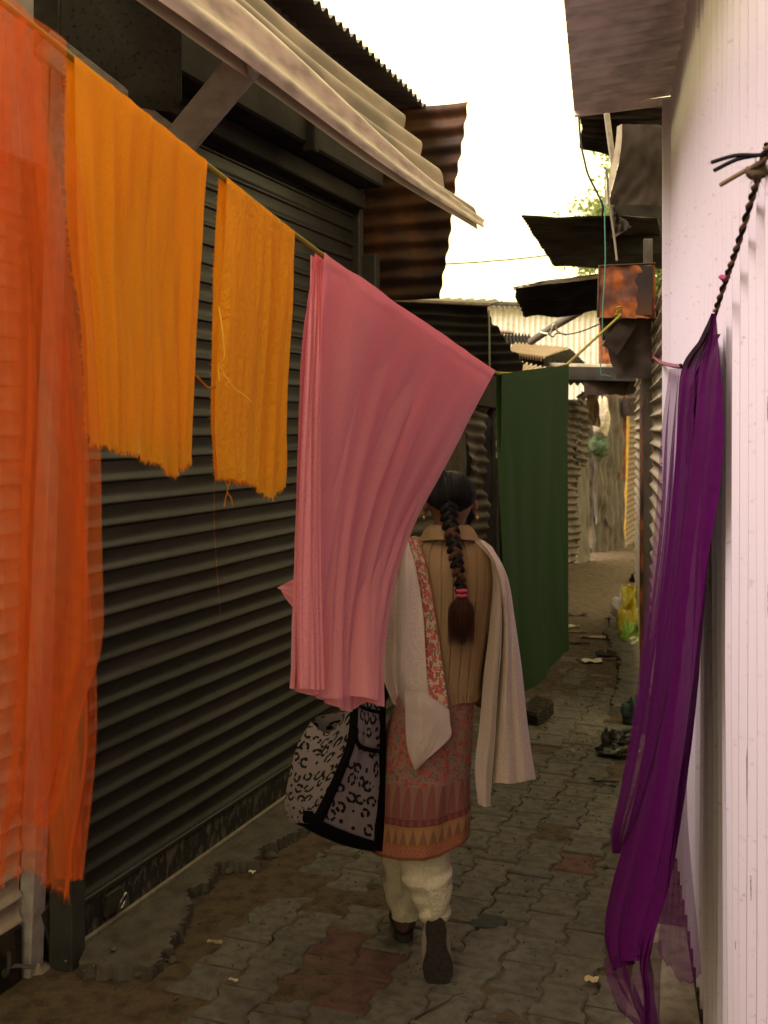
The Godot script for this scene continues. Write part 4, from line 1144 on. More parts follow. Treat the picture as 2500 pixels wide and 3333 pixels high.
	# gathered folds running down the front
	for e in [[[36, 40], [10, 300], [30, 800], [60, 1300], [110, 1900], [150, 2400], [195, 2880], 80, 210.0], [[40, 32], [70, 350], [110, 800], [160, 1200], [230, 1700], [215, 2200], [225, 2885], 60, 220.0], [[95, 76], [110, 480], [165, 900], [205, 1300], [255, 1800], [285, 2350], [235, 2880], 40, 230.0], [[-60, -50], [-40, 400], [0, 900], [20, 1500], [40, 2000], [70, 2500], [60, 2790], 100, 240.0]]:
		var la := []
		var ra := []
		var w: float = e[7]
		for k in 7:
			var x: float = e[k][0]
			var dd := lerpf(1.60, 1.725, clampf((x + 60.0) / 360.0, 0.0, 1.0))
			var ww := w * (0.6 + 0.5 * absf(sin(k * 0.6 + e[8])))
			la.append([x - ww * 0.5, e[k][1], dd])
			ra.append([x + ww * 0.5, e[k][1] + 4.0, dd])
		part("gathered_fold", cloth(la, ra, 16, 140, {"amp": 0.006, "fr": 1.2, "vf": 0.4, "seed": e[8], "off": 0.026}), o2, oc)

	# purple chiffon on the right
	var pc := thing("purple_cloth", "long purple chiffon scarf gathered on the dark rope", "cloth")
	var p1 := mat("plum", 0.062, 0.002, 0.060, 0.7, {"tex": tex.cloth, "uv": Vector3(2, 2, 1), "back": [0.045, 0.002, 0.05], "alpha": 0.97, "sheen": 0.08})
	var p2 := mat("plum_sheer", 0.075, 0.005, 0.072, 0.7, {"tex": tex.cloth, "uv": Vector3(2, 2, 1), "back": [0.06, 0.004, 0.06], "alpha": 0.55, "sheen": 0.08})
	var pl := [[2322, 1020, 2.36], [2282, 1105, 2.72], [2222, 1195, 3.08], [2200, 1350, 3.12], [2185, 1560, 3.12], [2165, 1800, 3.08], [2138, 2010, 3.04], [2112, 2250, 3.0], [2080, 2480, 2.95], [2030, 2700, 2.9], [1972, 2910, 2.85], [1955, 3050, 2.8], [1985, 3160, 2.75]]
	var pr := [[2332, 1020, 2.36], [2346, 1105, 2.34], [2352, 1230, 2.33], [2345, 1400, 2.33], [2325, 1600, 2.34], [2296, 1800, 2.36], [2280, 2010, 2.38], [2262, 2250, 2.4], [2235, 2480, 2.42], [2205, 2700, 2.44], [2170, 2910, 2.45], [2120, 3050, 2.46], [2100, 3110, 2.46]]
	part("front_layer", cloth(pl, pr, 150, 220, {"amp": 0.016, "fr": 3.4, "vf": 0.35, "seed": 300.0, "ov": 0.03, "fine": 0.0006, "sharp": 3.0, "lean": 0.6, "top": 0.4}), p1, pc)
	part("sheer_border", cloth([[2215, 1200, 3.12], [2192, 1400, 3.16], [2172, 1700, 3.14], [2135, 2010, 3.10], [2085, 2350, 3.04], [2050, 2560, 2.98], [2026, 2700, 2.94], [2035, 2780, 2.92]], [[2300, 1200, 2.7], [2290, 1400, 2.72], [2270, 1700, 2.72], [2240, 2010, 2.74], [2180, 2350, 2.78], [2130, 2560, 2.8], [2080, 2700, 2.84], [2050, 2780, 2.88]], 60, 140, {"amp": 0.009, "fr": 3.0, "vf": 0.5, "seed": 320.0, "off": -0.03, "ov": 0.02}), p2, pc)
	part("sheer_tail", cloth([[2225, 2450, 2.47], [2190, 2650, 2.47], [2168, 2850, 2.46], [2150, 3000, 2.46], [2140, 3080, 2.46]], [[2235, 2450, 2.44], [2240, 2650, 2.44], [2255, 2850, 2.44], [2275, 3050, 2.44], [2284, 3165, 2.44]], 40, 80, {"amp": 0.006, "fr": 2.6, "vf": 0.5, "seed": 340.0, "off": -0.012, "bot": [0, 30, 60, 45, 0], "fray": 0.008, "fray_n": 60}), p2, pc)
	part("lower_tail", cloth([[1978, 3120, 2.74], [2000, 3200, 2.70], [2030, 3280, 2.66], [2090, 3340, 2.62], [2100, 3420, 2.58]], [[2160, 3060, 2.5], [2155, 3150, 2.5], [2152, 3240, 2.5], [2150, 3330, 2.5], [2145, 3420, 2.5]], 60, 60, {"amp": 0.010, "fr": 3.5, "vf": 0.8, "seed": 360.0, "off": -0.008, "ov": 0.05}), p2, pc)
	part("twisted_core", cloth([[2095, 3060, 2.45], [2085, 3150, 2.44], [2098, 3250, 2.44], [2100, 3420, 2.44]], [[2135, 3050, 2.44], [2110, 3150, 2.44], [2120, 3250, 2.44], [2122, 3420, 2.44]], 12, 40, {"amp": 0.006, "fr": 2.0, "vf": 1.0, "seed": 370.0, "off": 0.012}), p1, pc)
	part("seam_fold", cloth([[2296, 1092, 2.6], [2226, 1260, 2.86], [2212, 1500, 2.86], [2200, 1800, 2.84], [2170, 2100, 2.82]], [[2318, 1085, 2.56], [2248, 1260, 2.78], [2238, 1500, 2.78], [2224, 1800, 2.76], [2198, 2100, 2.74]], 10, 120, {"amp": 0.004, "fr": 2.0, "vf": 6.0, "seed": 380.0, "off": 0.02, "fine": 0.003}), p1, pc)

# ---------------------------------------------------------------- the woman walking away
const WR := Vector3(0.195, 0, -3.42)

func w(px: float, py: float, z: float) -> Vector3:      # local point of hers that shows at this pixel, z metres towards the camera
	return P(px, py, 3.42 - z) - WR

func nets(st: SurfaceTool, bones: Array, cell: float, base: int) -> int:
	# surface nets over smoothly joined tapered capsules [a, b, ra, rb, blend]
	var lo := Vector3(9, 9, 9)
	var hi := -lo
	for b in bones:
		var r := maxf(b[2], b[3]) + cell * 3.0
		lo = lo.min(b[0] - Vector3.ONE * r).min(b[1] - Vector3.ONE * r)
		hi = hi.max(b[0] + Vector3.ONE * r).max(b[1] + Vector3.ONE * r)
	var n := Vector3i(((hi - lo) / cell).ceil()) + Vector3i.ONE
	var f := PackedFloat32Array()
	f.resize(n.x * n.y * n.z)
	f.fill(1.0)
	for b in bones:
		var a: Vector3 = b[0]
		var c: Vector3 = b[1]
		var ra: float = b[2]
		var rb: float = b[3]
		var kk: float = b[4]
		var m := maxf(ra, rb) + cell * 2.5 + kk
		var i0 := Vector3i(((a.min(c) - Vector3.ONE * m - lo) / cell).floor()).clamp(Vector3i.ZERO, n - Vector3i.ONE)
		var i1 := Vector3i(((a.max(c) + Vector3.ONE * m - lo) / cell).ceil()).clamp(Vector3i.ZERO, n - Vector3i.ONE)
		var ab := c - a
		var l2 := maxf(ab.length_squared(), 1e-8)
		for z in range(i0.z, i1.z + 1):
			for y in range(i0.y, i1.y + 1):
				for x in range(i0.x, i1.x + 1):
					var p := lo + Vector3(x, y, z) * cell
					var t := clampf((p - a).dot(ab) / l2, 0.0, 1.0)
					var d := p.distance_to(a + ab * t) - lerpf(ra, rb, t)
					var id := (z * n.y + y) * n.x + x
					var o := f[id]
					var h := clampf(0.5 + 0.5 * (o - d) / kk, 0.0, 1.0)
					f[id] = lerpf(o, d, h) - kk * h * (1.0 - h)
	var ids := {}
	var at := base
	var corners := [Vector3i(0, 0, 0), Vector3i(1, 0, 0), Vector3i(0, 1, 0), Vector3i(1, 1, 0), Vector3i(0, 0, 1), Vector3i(1, 0, 1), Vector3i(0, 1, 1), Vector3i(1, 1, 1)]
	var edges := [[0, 1], [2, 3], [4, 5], [6, 7], [0, 2], [1, 3], [4, 6], [5, 7], [0, 4], [1, 5], [2, 6], [3, 7]]
	var offs := []
	for c in corners:
		offs.append((c.z * n.y + c.y) * n.x + c.x)
	for z in n.z - 1:
		for y in n.y - 1:
			for x in n.x - 1:
				var id := (z * n.y + y) * n.x + x
				var inside := 0
				for k in 8:
					if f[id + offs[k]] < 0.0:
						inside += 1
				if inside == 0 or inside == 8:
					continue
				var s := Vector3.ZERO
				var cnt := 0
				for e in edges:
					var va := f[id + offs[e[0]]]
					var vb := f[id + offs[e[1]]]
					if (va < 0.0) != (vb < 0.0):
						s += Vector3(corners[e[0]]).lerp(Vector3(corners[e[1]]), va / (va - vb))
						cnt += 1
				st.set_uv(Vector2.ZERO)
				st.add_vertex(lo + (Vector3(x, y, z) + s / cnt) * cell)
				ids[id] = at
				at += 1
	var sx := 1
	var sy := n.x
	var sz := n.x * n.y
	for id in ids:
		for ax in [[sx, sy, sz], [sy, sz, sx], [sz, sx, sy]]:
			var a0 := f[id]
			var a1 := f[id + ax[0]]
			if (a0 < 0.0) == (a1 < 0.0):
				continue
			var q0: int = id
			var q1: int = id - ax[1]
			var q2: int = id - ax[1] - ax[2]
			var q3: int = id - ax[2]
			if not (ids.has(q1) and ids.has(q2) and ids.has(q3)):
				continue
			var order := [q0, q1, q2, q0, q2, q3] if a0 > 0.0 else [q0, q2, q1, q0, q3, q2]
			for k in order:
				st.add_index(ids[k])
	return at

func patch(cols: Array, nu: int, nv: int, amp := 0.0, fr := 3.0, sd := 0.0, size := Vector2.ONE, closed := false) -> ArrayMesh:
	# a sheet through columns of control points [px, py, z]; v runs down the columns
	var cc := []
	for c in cols:
		var q := []
		for k in c:
			q.append(w(k[0], k[1], k[2]))
		cc.append(q)
	if closed:
		cc.append(cc[0])
	return grid(nu, nv, func(u, v):
		var row := []
		for q in cc:
			row.append(cr(q, v))
		return cr(row, u) + Vector3(0, 0, amp * (n1(u * fr + sd, v * 1.5) + 0.5 * n1(u * fr * 2.3, v * 4.0 + sd))), size, closed)

func disc(im: Image, x: float, y: float, r: float, c: Color) -> void:
	var wd := im.get_width()
	var hg := im.get_height()
	for j in range(int(y - r), int(y + r) + 2):
		if j < 0 or j >= hg:
			continue
		for i in range(int(x - r), int(x + r) + 2):
			if Vector2(i - x, j - y).length() <= r:
				im.set_pixel(posmod(i, wd), j, c)

func floral(base: Color, wd: int, hg: int, count: int, border: float, sd: int, scale := 1.0) -> ImageTexture:
	var r := RandomNumberGenerator.new()
	r.seed = sd
	var im := Image.create(wd, hg, false, Image.FORMAT_RGB8)
	im.fill(base)
	var lim := hg * border
	for k in count * 2:
		var c := Color(0.30, 0.42, 0.40).lerp(Color(0.45, 0.40, 0.38), r.randf())
		var x := r.randf() * wd
		var y := r.randf() * lim
		var a := r.randf() * TAU
		for q in 3:
			disc(im, x + cos(a) * q * 2.2 * scale, y + sin(a) * q * 2.2 * scale, 2.0 * scale, c)
	for k in count:
		var x := r.randf() * wd
		var y := r.randf() * lim
		var c := Color(0.64, 0.22, 0.24).lerp(Color(0.76, 0.40, 0.40), r.randf())
		var a := r.randf() * TAU
		for q in 5:
			disc(im, x + cos(a + q * TAU / 5) * 3.6 * scale, y + sin(a + q * TAU / 5) * 3.6 * scale, 2.9 * scale, c)
		disc(im, x, y, 1.6 * scale, Color(0.78, 0.55, 0.42))
	if border < 1.0:      # the woven hem: arches, a dotted line, a comb and a tan selvedge, all print
		var b0 := int(lim)
		var bh := hg - b0
		for y in range(b0, hg):
			var t := float(y - b0) / bh
			for x in wd:
				var c := Color(0.52, 0.24, 0.28)
				var cell := fposmod(x / 64.0, 1.0) - 0.5
				if t < 0.40:
					var arch := 0.40 * (1.0 - sqrt(t / 0.40))
					c = Color(0.53, 0.30, 0.32) if absf(cell) < 0.40 - arch else base.lerp(Color(0.58, 0.38, 0.36), 0.5)
					if absf(absf(cell) - (0.40 - arch)) < 0.05:
						c = Color(0.43, 0.32, 0.36)
					if n1(x * 0.13, y * 0.13) > 0.2:
						c = c.lerp(Color(0.62, 0.40, 0.36), 0.6)
				elif t < 0.50:
					c = Color(0.40, 0.26, 0.29)
					if Vector2(fposmod(x / 42.667, 1.0) - 0.5, (t - 0.45) * 6.0).length() < 0.26:
						c = Color(0.60, 0.27, 0.26)
				elif t < 0.54:
					c = Color(0.63, 0.47, 0.32)
				elif t < 0.74:
					c = Color(0.66, 0.50, 0.36) if absf(fposmod(x / 51.2, 1.0) - 0.5) < 0.10 + 0.38 * (0.74 - t) / 0.2 else Color(0.52, 0.37, 0.31)
				elif t < 0.77:
					c = Color(0.62, 0.40, 0.22)
				else:
					c = Color(0.62, 0.36, 0.28)
					if n1(x * 0.09, y * 0.12) > 0.25:
						c = Color(0.70, 0.52, 0.42)
					if t > 0.93:
						c = Color(0.50, 0.30, 0.22)
				im.set_pixel(x, y, c)
	for y in range(0, hg, 1):
		for x in range(y % 2, wd, 2):
			im.set_pixel(x, y, im.get_pixel(x, y).lerp(Color(0.5, 0.4, 0.36), 0.14))
	return ImageTexture.create_from_image(im)

func leopard() -> ImageTexture:
	var r := RandomNumberGenerator.new()
	r.seed = 5
	var im := Image.create(512, 512, false, Image.FORMAT_RGB8)
	im.fill(Color(0.66, 0.62, 0.64))
	var ink := Color(0.045, 0.06, 0.07)
	for gy in 9:
		for gx in 9:
			var x := (gx + 0.5 * (gy % 2) + r.randf_range(-0.2, 0.2)) * 57.0
			var y := 10.0 + (gy + r.randf_range(-0.18, 0.18)) * 57.0
			if r.randf() < 0.2:
				disc(im, x, y, r.randf_range(6, 9), ink)
				continue
			var R := r.randf_range(15, 20)
			var a0 := r.randf() * TAU
			var gap := r.randf_range(0.6, 1.8)
			var sq := r.randf_range(0.75, 1.25)
			for q in 26:
				var a := a0 + gap + (TAU - gap) * q / 26.0
				if n1(gx * 7.0 + q * 0.22, gy * 5.0) < -0.28:
					continue
				disc(im, x + cos(a) * R * sq, y + sin(a) * R / sq, 5.6 + 2.6 * n1(q * 0.4 + gx, gy * 3.0), ink)
			if r.randf() < 0.6:
				disc(im, x + 30, y + r.randf_range(-20, 20), r.randf_range(2.5, 4.5), ink)
	return ImageTexture.create_from_image(im)

func sole_outline(k: float) -> PackedVector2Array:
	var hw := [[0.0, 0.004], [0.03, 0.02], [0.09, 0.030], [0.2, 0.034], [0.35, 0.031], [0.48, 0.033], [0.62, 0.043], [0.74, 0.049], [0.85, 0.046], [0.93, 0.035], [0.975, 0.021], [1.0, 0.004]]
	var o := PackedVector2Array()
	for q in hw:
		o.append(Vector2(q[1], (q[0] - 0.5) * k))
	for i in range(hw.size() - 1, -1, -1):
		o.append(Vector2(-hw[i][1] * 0.92, (hw[i][0] - 0.5) * k))
	return o

func loft(rows: Array, nu: int, nv: int, extra: Callable, size := Vector2.ONE) -> ArrayMesh:
	# rows: [y, cx, cz, rx, rz]; u runs round the back first
	return grid(nu, nv, func(u, v):
		var f: float = v * (rows.size() - 1)
		var i := mini(int(f), rows.size() - 2)
		var k := f - i
		var q := []
		for c in 5:
			var p0: float = rows[maxi(i - 1, 0)][c]
			var p3: float = rows[mini(i + 2, rows.size() - 1)][c]
			q.append(cubic_interpolate(rows[i][c], rows[i + 1][c], p0, p3, k))
		var a: float = u * TAU
		var dirv := Vector3(sin(a), 0, cos(a))
		var e: Vector3 = extra.call(u, v)
		return Vector3(q[1] + dirv.x * (q[3] + e.x), q[0] + e.y, q[2] + dirv.z * (q[4] + e.x)), size, true)

func woman() -> void:
	var t := thing("person", "woman in tan knitted vest, floral kurta and pale shawl walking away", "person", WR)
	var skin := mat("skin", 0.215, 0.10, 0.062, 0.55, {"tex": tex.cloth, "tri": 8.0, "spec": 0.4})
	var hc := Vector3(0.016, 1.474, 0.005)
	# body: one figure
	var st := begin()
	var V := func(x, y, z): return Vector3(x, y, z)
	var bones := [
		[Vector3(0.012, 1.40, -0.005), Vector3(0.008, 1.31, 0.0), 0.044, 0.05, 0.02],
		[Vector3(-0.105, 1.285, 0.0), Vector3(0.105, 1.28, 0.0), 0.040, 0.040, 0.04],
		[Vector3(-0.05, 1.2, -0.01), Vector3(0.06, 1.2, -0.01), 0.085, 0.085, 0.05],
		[Vector3(-0.05, 1.1, -0.01), Vector3(0.03, 1.1, -0.01), 0.08, 0.08, 0.05],
		[Vector3(-0.06, 0.97, 0.0), Vector3(0.01, 0.97, 0.0), 0.075, 0.075, 0.05],
		[Vector3(-0.065, 0.85, 0.0), Vector3(0.0, 0.85, 0.0), 0.072, 0.072, 0.03],
		[Vector3(-0.11, 1.275, -0.02), Vector3(-0.135, 1.04, -0.07), 0.040, 0.034, 0.03],
		[Vector3(-0.135, 1.04, -0.07), Vector3(-0.12, 0.95, -0.19), 0.034, 0.023, 0.02],
		[Vector3(0.115, 1.265, -0.01), Vector3(0.168, 1.04, 0.01), 0.038, 0.034, 0.03],
		[Vector3(0.168, 1.04, 0.01), Vector3(0.15, 0.90, -0.13), 0.034, 0.023, 0.02],
		[Vector3(-0.085, 0.80, 0.0), Vector3(-0.115, 0.46, -0.09), 0.060, 0.048, 0.03],
		[Vector3(-0.115, 0.46, -0.09), Vector3(-0.128, 0.09, -0.16), 0.048, 0.032, 0.03],
		[Vector3(-0.128, 0.08, -0.16), Vector3(-0.128, 0.04, -0.29), 0.032, 0.03, 0.02],
		[Vector3(-0.02, 0.80, 0.0), Vector3(-0.04, 0.47, -0.03), 0.060, 0.048, 0.03],
		[Vector3(-0.04, 0.47, -0.03), Vector3(-0.036, 0.20, 0.055), 0.048, 0.032, 0.03],
		[Vector3(-0.036, 0.17, 0.06), Vector3(-0.03, 0.06, 0.085), 0.03, 0.026, 0.02],
	]
	var at := nets(st, bones, 0.016, 0)
	# head with face
	var head := [
		[hc + Vector3(0, 0.005, 0.012), hc + Vector3(0, 0.0, -0.02), 0.074, 0.072, 0.02],
		[hc + Vector3(0, -0.03, -0.03), hc + Vector3(0, -0.085, -0.05), 0.056, 0.036, 0.03],
		[hc + Vector3(0, -0.02, -0.092), hc + Vector3(0, -0.045, -0.108), 0.008, 0.012, 0.01],
		[hc + Vector3(-0.018, -0.068, -0.088), hc + Vector3(0.018, -0.068, -0.088), 0.007, 0.007, 0.01],
		[hc + Vector3(-0.05, 0.0, -0.075), hc + Vector3(0.05, 0.0, -0.075), 0.012, 0.012, 0.02],
		[hc + Vector3(0, -0.04, 0.0), Vector3(0.01, 1.37, 0.0), 0.05, 0.045, 0.02],
	]
	for s in [-1.0, 1.0]:
		head.append([hc + Vector3(s * 0.076, -0.018, 0.0), hc + Vector3(s * 0.079, -0.052, -0.004), 0.010, 0.006, 0.006])
		head.append([hc + Vector3(s * 0.080, -0.012, 0.008), hc + Vector3(s * 0.083, -0.035, 0.010), 0.006, 0.005, 0.005])
	at = nets(st, head, 0.006, at)
	# hands, five bent fingers each
	for s in [-1.0, 1.0]:
		var wr := Vector3(-0.12, 0.95, -0.19) if s < 0 else Vector3(0.15, 0.90, -0.13)
		var hand := [[wr + Vector3(0, 0.02, 0.01), wr + Vector3(0, -0.06, -0.03), 0.022, 0.026, 0.012]]
		for k in 4:
			var r0 := wr + Vector3(-s * (0.03 - 0.019 * k) * 0.4, -0.075, -0.035 + (k - 1.5) * 0.018)
			var ln: float = [0.030, 0.036, 0.034, 0.026][k]
			hand.append([r0, r0 + Vector3(0, -ln, -0.008), 0.0088, 0.0082, 0.004])
			hand.append([r0 + Vector3(0, -ln, -0.008), r0 + Vector3(-s * 0.02, -ln * 1.6, -0.004), 0.0082, 0.0076, 0.004])
			hand.append([r0 + Vector3(-s * 0.02, -ln * 1.6, -0.004), r0 + Vector3(-s * 0.035, -ln * 1.3, 0.0), 0.0076, 0.007, 0.004])
		hand.append([wr + Vector3(-s * 0.012, -0.03, -0.045), wr + Vector3(-s * 0.03, -0.065, -0.06), 0.0105, 0.009, 0.006])
		hand.append([wr + Vector3(-s * 0.03, -0.065, -0.06), wr + Vector3(-s * 0.035, -0.09, -0.05), 0.009, 0.008, 0.004])
		at = nets(st, hand, 0.006, at)
	part("body", commit(st), skin, t)
	# hair, braid and tuft
	var hair := mat("hair", 0.009, 0.0075, 0.0075, 0.5, {"spec": 0.28})
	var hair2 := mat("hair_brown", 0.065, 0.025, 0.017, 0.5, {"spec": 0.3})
	var hm := part("hair", grid(120, 70, func(u, v):
		var a: float = u * TAU
		var b: float = (v - 0.5) * PI
		var dd := Vector3(sin(a) * cos(b), sin(b), cos(a) * cos(b))
		var r := Vector3(0.081, 0.084, 0.098)
		var back := clampf(dd.z, -1.0, 1.0)
		var k := 1.0
		if dd.y < 0.12 - 0.10 * back:
			var low := clampf((0.12 - 0.10 * back - dd.y) / 0.75, 0.0, 1.0)
			k = 1.0 - low * lerpf(0.75, 0.20, smoothstep(-0.1, 0.85, back))
		if dd.z < -0.35 and dd.y < 0.45:
			k = 0.7
		var pole := Vector3(dd.x, dd.y + 0.75, 0)
		var ang := atan2(pole.x, pole.y)
		k += 0.012 * n1(ang * 16.0, 2.0 + dd.z * 0.6) + 0.006 * n1(ang * 48.0, dd.z)
		if absf(dd.x) < 0.05 and dd.y > 0.2:
			k -= 0.006
		return hc + Vector3(0, 0.004, 0.006) + dd * r * k, Vector2(1, 1), true), hair, t)
	var sst := begin()
	var si := 0
	for i in 420:
		var a := rng.randf_range(-1.9, 1.9)
		var b0 := rng.randf_range(0.15, 1.35)
		var pts := []
		for k in 9:
			var f := k / 8.0
			var aa := lerpf(a, 0.0, f * f * 0.9)
			var bb := lerpf(b0, -0.72, f)
			var dd := Vector3(sin(aa) * cos(bb), sin(bb), cos(aa) * cos(bb))
			var low := clampf((0.12 - 0.10 * dd.z - dd.y) / 0.75, 0.0, 1.0)
			pts.append(hc + Vector3(0, 0.004, 0.006) + dd * Vector3(0.081, 0.084, 0.098) * (1.006 + rng.randf_range(-0.006, 0.012) - low * 0.2))
		si = tube_into(sst, si, pts, func(k): return 0.0009, 3)
	part("combed_strands", commit(sst), hair, hm)
	var path := [w(1462, 1640, 0.09), w(1464, 1690, 0.088), w(1476, 1745, 0.100), w(1482, 1795, 0.118), w(1491, 1845, 0.128), w(1500, 1905, 0.13), w(1502, 1925, 0.13)]
	var bst := begin()
	var bst2 := begin()
	var bi := [0, 0]
	var lobes := 24
	for i in lobes:
		var p := cr(path, i / float(lobes))
		var s := 1.0 if i % 2 == 0 else -1.0
		var fat := lerpf(1.05, 0.62, i / float(lobes))
		var rot := Basis.from_euler(Vector3(0.25, 0, s * 0.72))
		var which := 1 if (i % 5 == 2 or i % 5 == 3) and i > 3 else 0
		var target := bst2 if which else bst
		bi[which] = grid_into(target, bi[which], 14, 10, func(u, v):
			var a: float = u * TAU
			var b: float = (v - 0.5) * PI
			var dd := Vector3(sin(a) * cos(b), sin(b), cos(a) * cos(b))
			var rr := 1.0 + 0.05 * sin(a * 9.0)
			return p + Vector3(s * 0.0080 * fat, 0, 0.003) + rot * (dd * Vector3(0.0132, 0.028, 0.0138) * fat * rr), Vector2.ONE, true)
	tube_into(bst, bi[0], smooth_pts(path, 24), func(k): return 0.011 * (1.0 - 0.35 * k), 8)
	part("braid", commit(bst), hair, hm)
	part("sunlit_strands", commit(bst2), hair2, hm)
	var tie := part("hair_tie", torus(0.0125, 0.006), mat("pink_tie", 0.75, 0.10, 0.22, 0.7, {"bump": tex.grit, "tri": 30.0, "depth": 0.2}), hm, w(1502, 1922, 0.132), Basis.from_euler(Vector3(PI / 2, 0, 0)))
	part("band", torus(0.012, 0.006), mats.pink_tie, hm, w(1503, 1936, 0.132), Basis.from_euler(Vector3(PI / 2 + 0.1, 0, 0)))
	var tuft := begin()
	var ti := 0
	for i in 900:
		var q := Vector2(clampf(rng.randfn(), -1.7, 1.7), clampf(rng.randfn(), -1.7, 1.7))
		var p0 := w(1502, 1938, 0.131) + Vector3(q.x * 0.004, 0, q.y * 0.003)
		var reach := rng.randf_range(0.45, 1.0)
		var bot := w(1500 + q.x * 24.0, 1940 + 165.0 * reach, 0.128) + Vector3(0, 0, q.y * 0.008)
		var m := p0.lerp(bot, 0.45) + Vector3(q.x * 0.009, 0, 0.006 + q.y * 0.004)
		var pts := smooth_pts([p0, m, bot], 5)
		ti = tube_into(tuft, ti, pts, func(k): return 0.0011 * (1.0 - 0.8 * k), 3)
	part("tuft", commit(tuft), hair2, hm)
	for s in [-1.0, 1.0]:
		part("earring", blob(hc + Vector3(s * 0.084, -0.062, 0.004), Vector3(0.005, 0.006, 0.005), 0.0, 0.0), mat("gold", 0.7, 0.42, 0.12, 0.3, {"metal": 1.0}), t)
	# knitted vest with ribs
	var knit := mat("knit", 0.34, 0.21, 0.115, 0.95, {"tex": tex.weave, "tri": 9.0, "bump": tex.grit, "depth": 0.25, "sheen": 0.5})
	var rows := [[0.842, -0.012, 0.0, 0.124, 0.100], [0.90, -0.010, 0.0, 0.126, 0.101], [0.98, -0.006, 0.0, 0.131, 0.101], [1.06, -0.002, 0.002, 0.138, 0.102], [1.14, 0.0, 0.004, 0.146, 0.103], [1.21, 0.002, 0.006, 0.152, 0.101], [1.265, 0.003, 0.004, 0.154, 0.094], [1.30, 0.004, 0.0, 0.150, 0.082], [1.325, 0.005, -0.004, 0.136, 0.070], [1.343, 0.006, -0.006, 0.108, 0.060], [1.356, 0.008, -0.006, 0.07, 0.052], [1.364, 0.01, -0.006, 0.05, 0.046]]
	var vest := part("vest", loft(rows, 420, 80, func(u, v):
		var arc: float = u * 24.0
		var ph := absf(fposmod(arc, 1.0) - 0.5)
		var e := -0.010 * smoothstep(0.075, 0.02, ph) + 0.0007 * sin(u * TAU * 160.0)
		e += 0.004 * n1(u * 5.0, v * 3.0) * smoothstep(0.7, 0.3, v)
		if v < 0.05:
			e += 0.002 * sin(u * TAU * 110.0)
		return Vector3(e, 0.004 * n1(u * 8.0, 3.0) * (1.0 - v), 0), Vector2(0.8, 0.5)), knit, t)
	part("collar", grid(60, 10, func(u, v):
		var a := lerpf(-2.2, 2.2, u)
		var hgt: float = lerpf(1.394, 1.352, v) - 0.014 * (1.0 - cos(a)) * v - 0.004 * (1.0 - cos(a))
		var r := lerpf(0.060, 0.098, pow(v, 1.4))
		var bulge := 0.008 * sin(v * PI) + 0.0006 * sin(u * 330.0)
		return Vector3(0.012 + sin(a) * (r + bulge), hgt + 0.012 * sin(v * PI) * (1.0 - v), cos(a) * (r * 0.84 + bulge) + 0.006), Vector2(0.3, 0.05)), knit, t)
	# kurta
	var ktex := floral(Color(0.60, 0.49, 0.46), 512, 1024, 420, 0.62, 3, 1.5)
	var kur := mat("kurta", 0.80, 0.72, 0.72, 0.85, {"tex": ktex, "uv": Vector3(3, 1, 1)})
	var kr := [[0.95, -0.01, 0.0, 0.112, 0.092], [0.86, -0.025, 0.0, 0.122, 0.10], [0.78, -0.045, 0.0, 0.132, 0.106], [0.68, -0.058, -0.002, 0.140, 0.112], [0.56, -0.068, -0.004, 0.145, 0.118], [0.46, -0.074, -0.006, 0.150, 0.122], [0.375, -0.080, -0.006, 0.152, 0.125]]
	part("kurta", loft(kr, 150, 70, func(u, v):
		var e: float = 0.007 * sin(u * TAU * 5.0 + 1.0 + v) * v + 0.006 * n1(u * 12.0, v * 2.0) * v
		var sway: float = 0.035 * v * v * maxf(0.0, sin(u * TAU - 0.35)) - 0.018 * v * v * maxf(0.0, -sin(u * TAU - 0.2))
		return Vector3(e, sway, 0), Vector2(1, 1)), kur, t)
	# trousers
	var cream := mat("cream_cotton", 0.55, 0.49, 0.40, 0.9, {"tex": tex.cloth, "tri": 5.0, "bump": tex.crinkle, "depth": 0.2})
	var legr := [w(1385, 2560, 0.0), w(1392, 2700, 0.0), w(1382, 2790, 0.02), w(1388, 2860, 0.045), w(1402, 2930, 0.06), w(1413, 2992, 0.07)]
	var legl := [w(1320, 2560, -0.02), w(1318, 2720, -0.06), w(1312, 2820, -0.10), w(1312, 2900, -0.14), w(1320, 2985, -0.17)]
	for e in [[legr, [0.09, 0.092, 0.086, 0.076, 0.060, 0.044], 1.0], [legl, [0.085, 0.078, 0.066, 0.056, 0.046], 7.0]]:
		part("trouser_leg", grid(60, 70, func(u, v):
			var pth: Array = e[0]
			var c := cr(pth, v)
			var f: float = v * (e[1].size() - 1)
			var i := mini(int(f), e[1].size() - 2)
			var r: float = lerpf(e[1][i], e[1][i + 1], f - i)
			var a: float = u * TAU
			var fold: float = 0.007 * sin(n1(u * 1.6 + e[2] + v * 2.0, v * 2.6 + e[2]) * 3.4) * smoothstep(0.15, 0.5, v) * smoothstep(1.02, 0.9, v)
			return c + Vector3(sin(a) * (r + fold), 0.3 * fold, cos(a) * (r * 0.9 + fold)), Vector2(0.5, 0.6), true), cream, t)
	# shoes
	var sole := mat("shoe_sole", 0.035, 0.03, 0.032, 0.85, {"tex": tex.mottle, "tri": 9.0})
	var up := mat("shoe_upper", 0.075, 0.045, 0.045, 0.7, {"tex": tex.mottle, "tri": 9.0})
	var toe := w(1424, 3172, 0.105)
	var heel := w(1415, 2998, 0.085)
	var yz := (toe - heel).normalized()
	var xx := yz.cross(Vector3(0, 0.12, 1)).normalized() * -1.0
	var ny := yz.cross(xx).normalized()
	if ny.z < 0.0:
		ny = -ny
	var fb := Basis(ny.cross(yz), ny, yz)
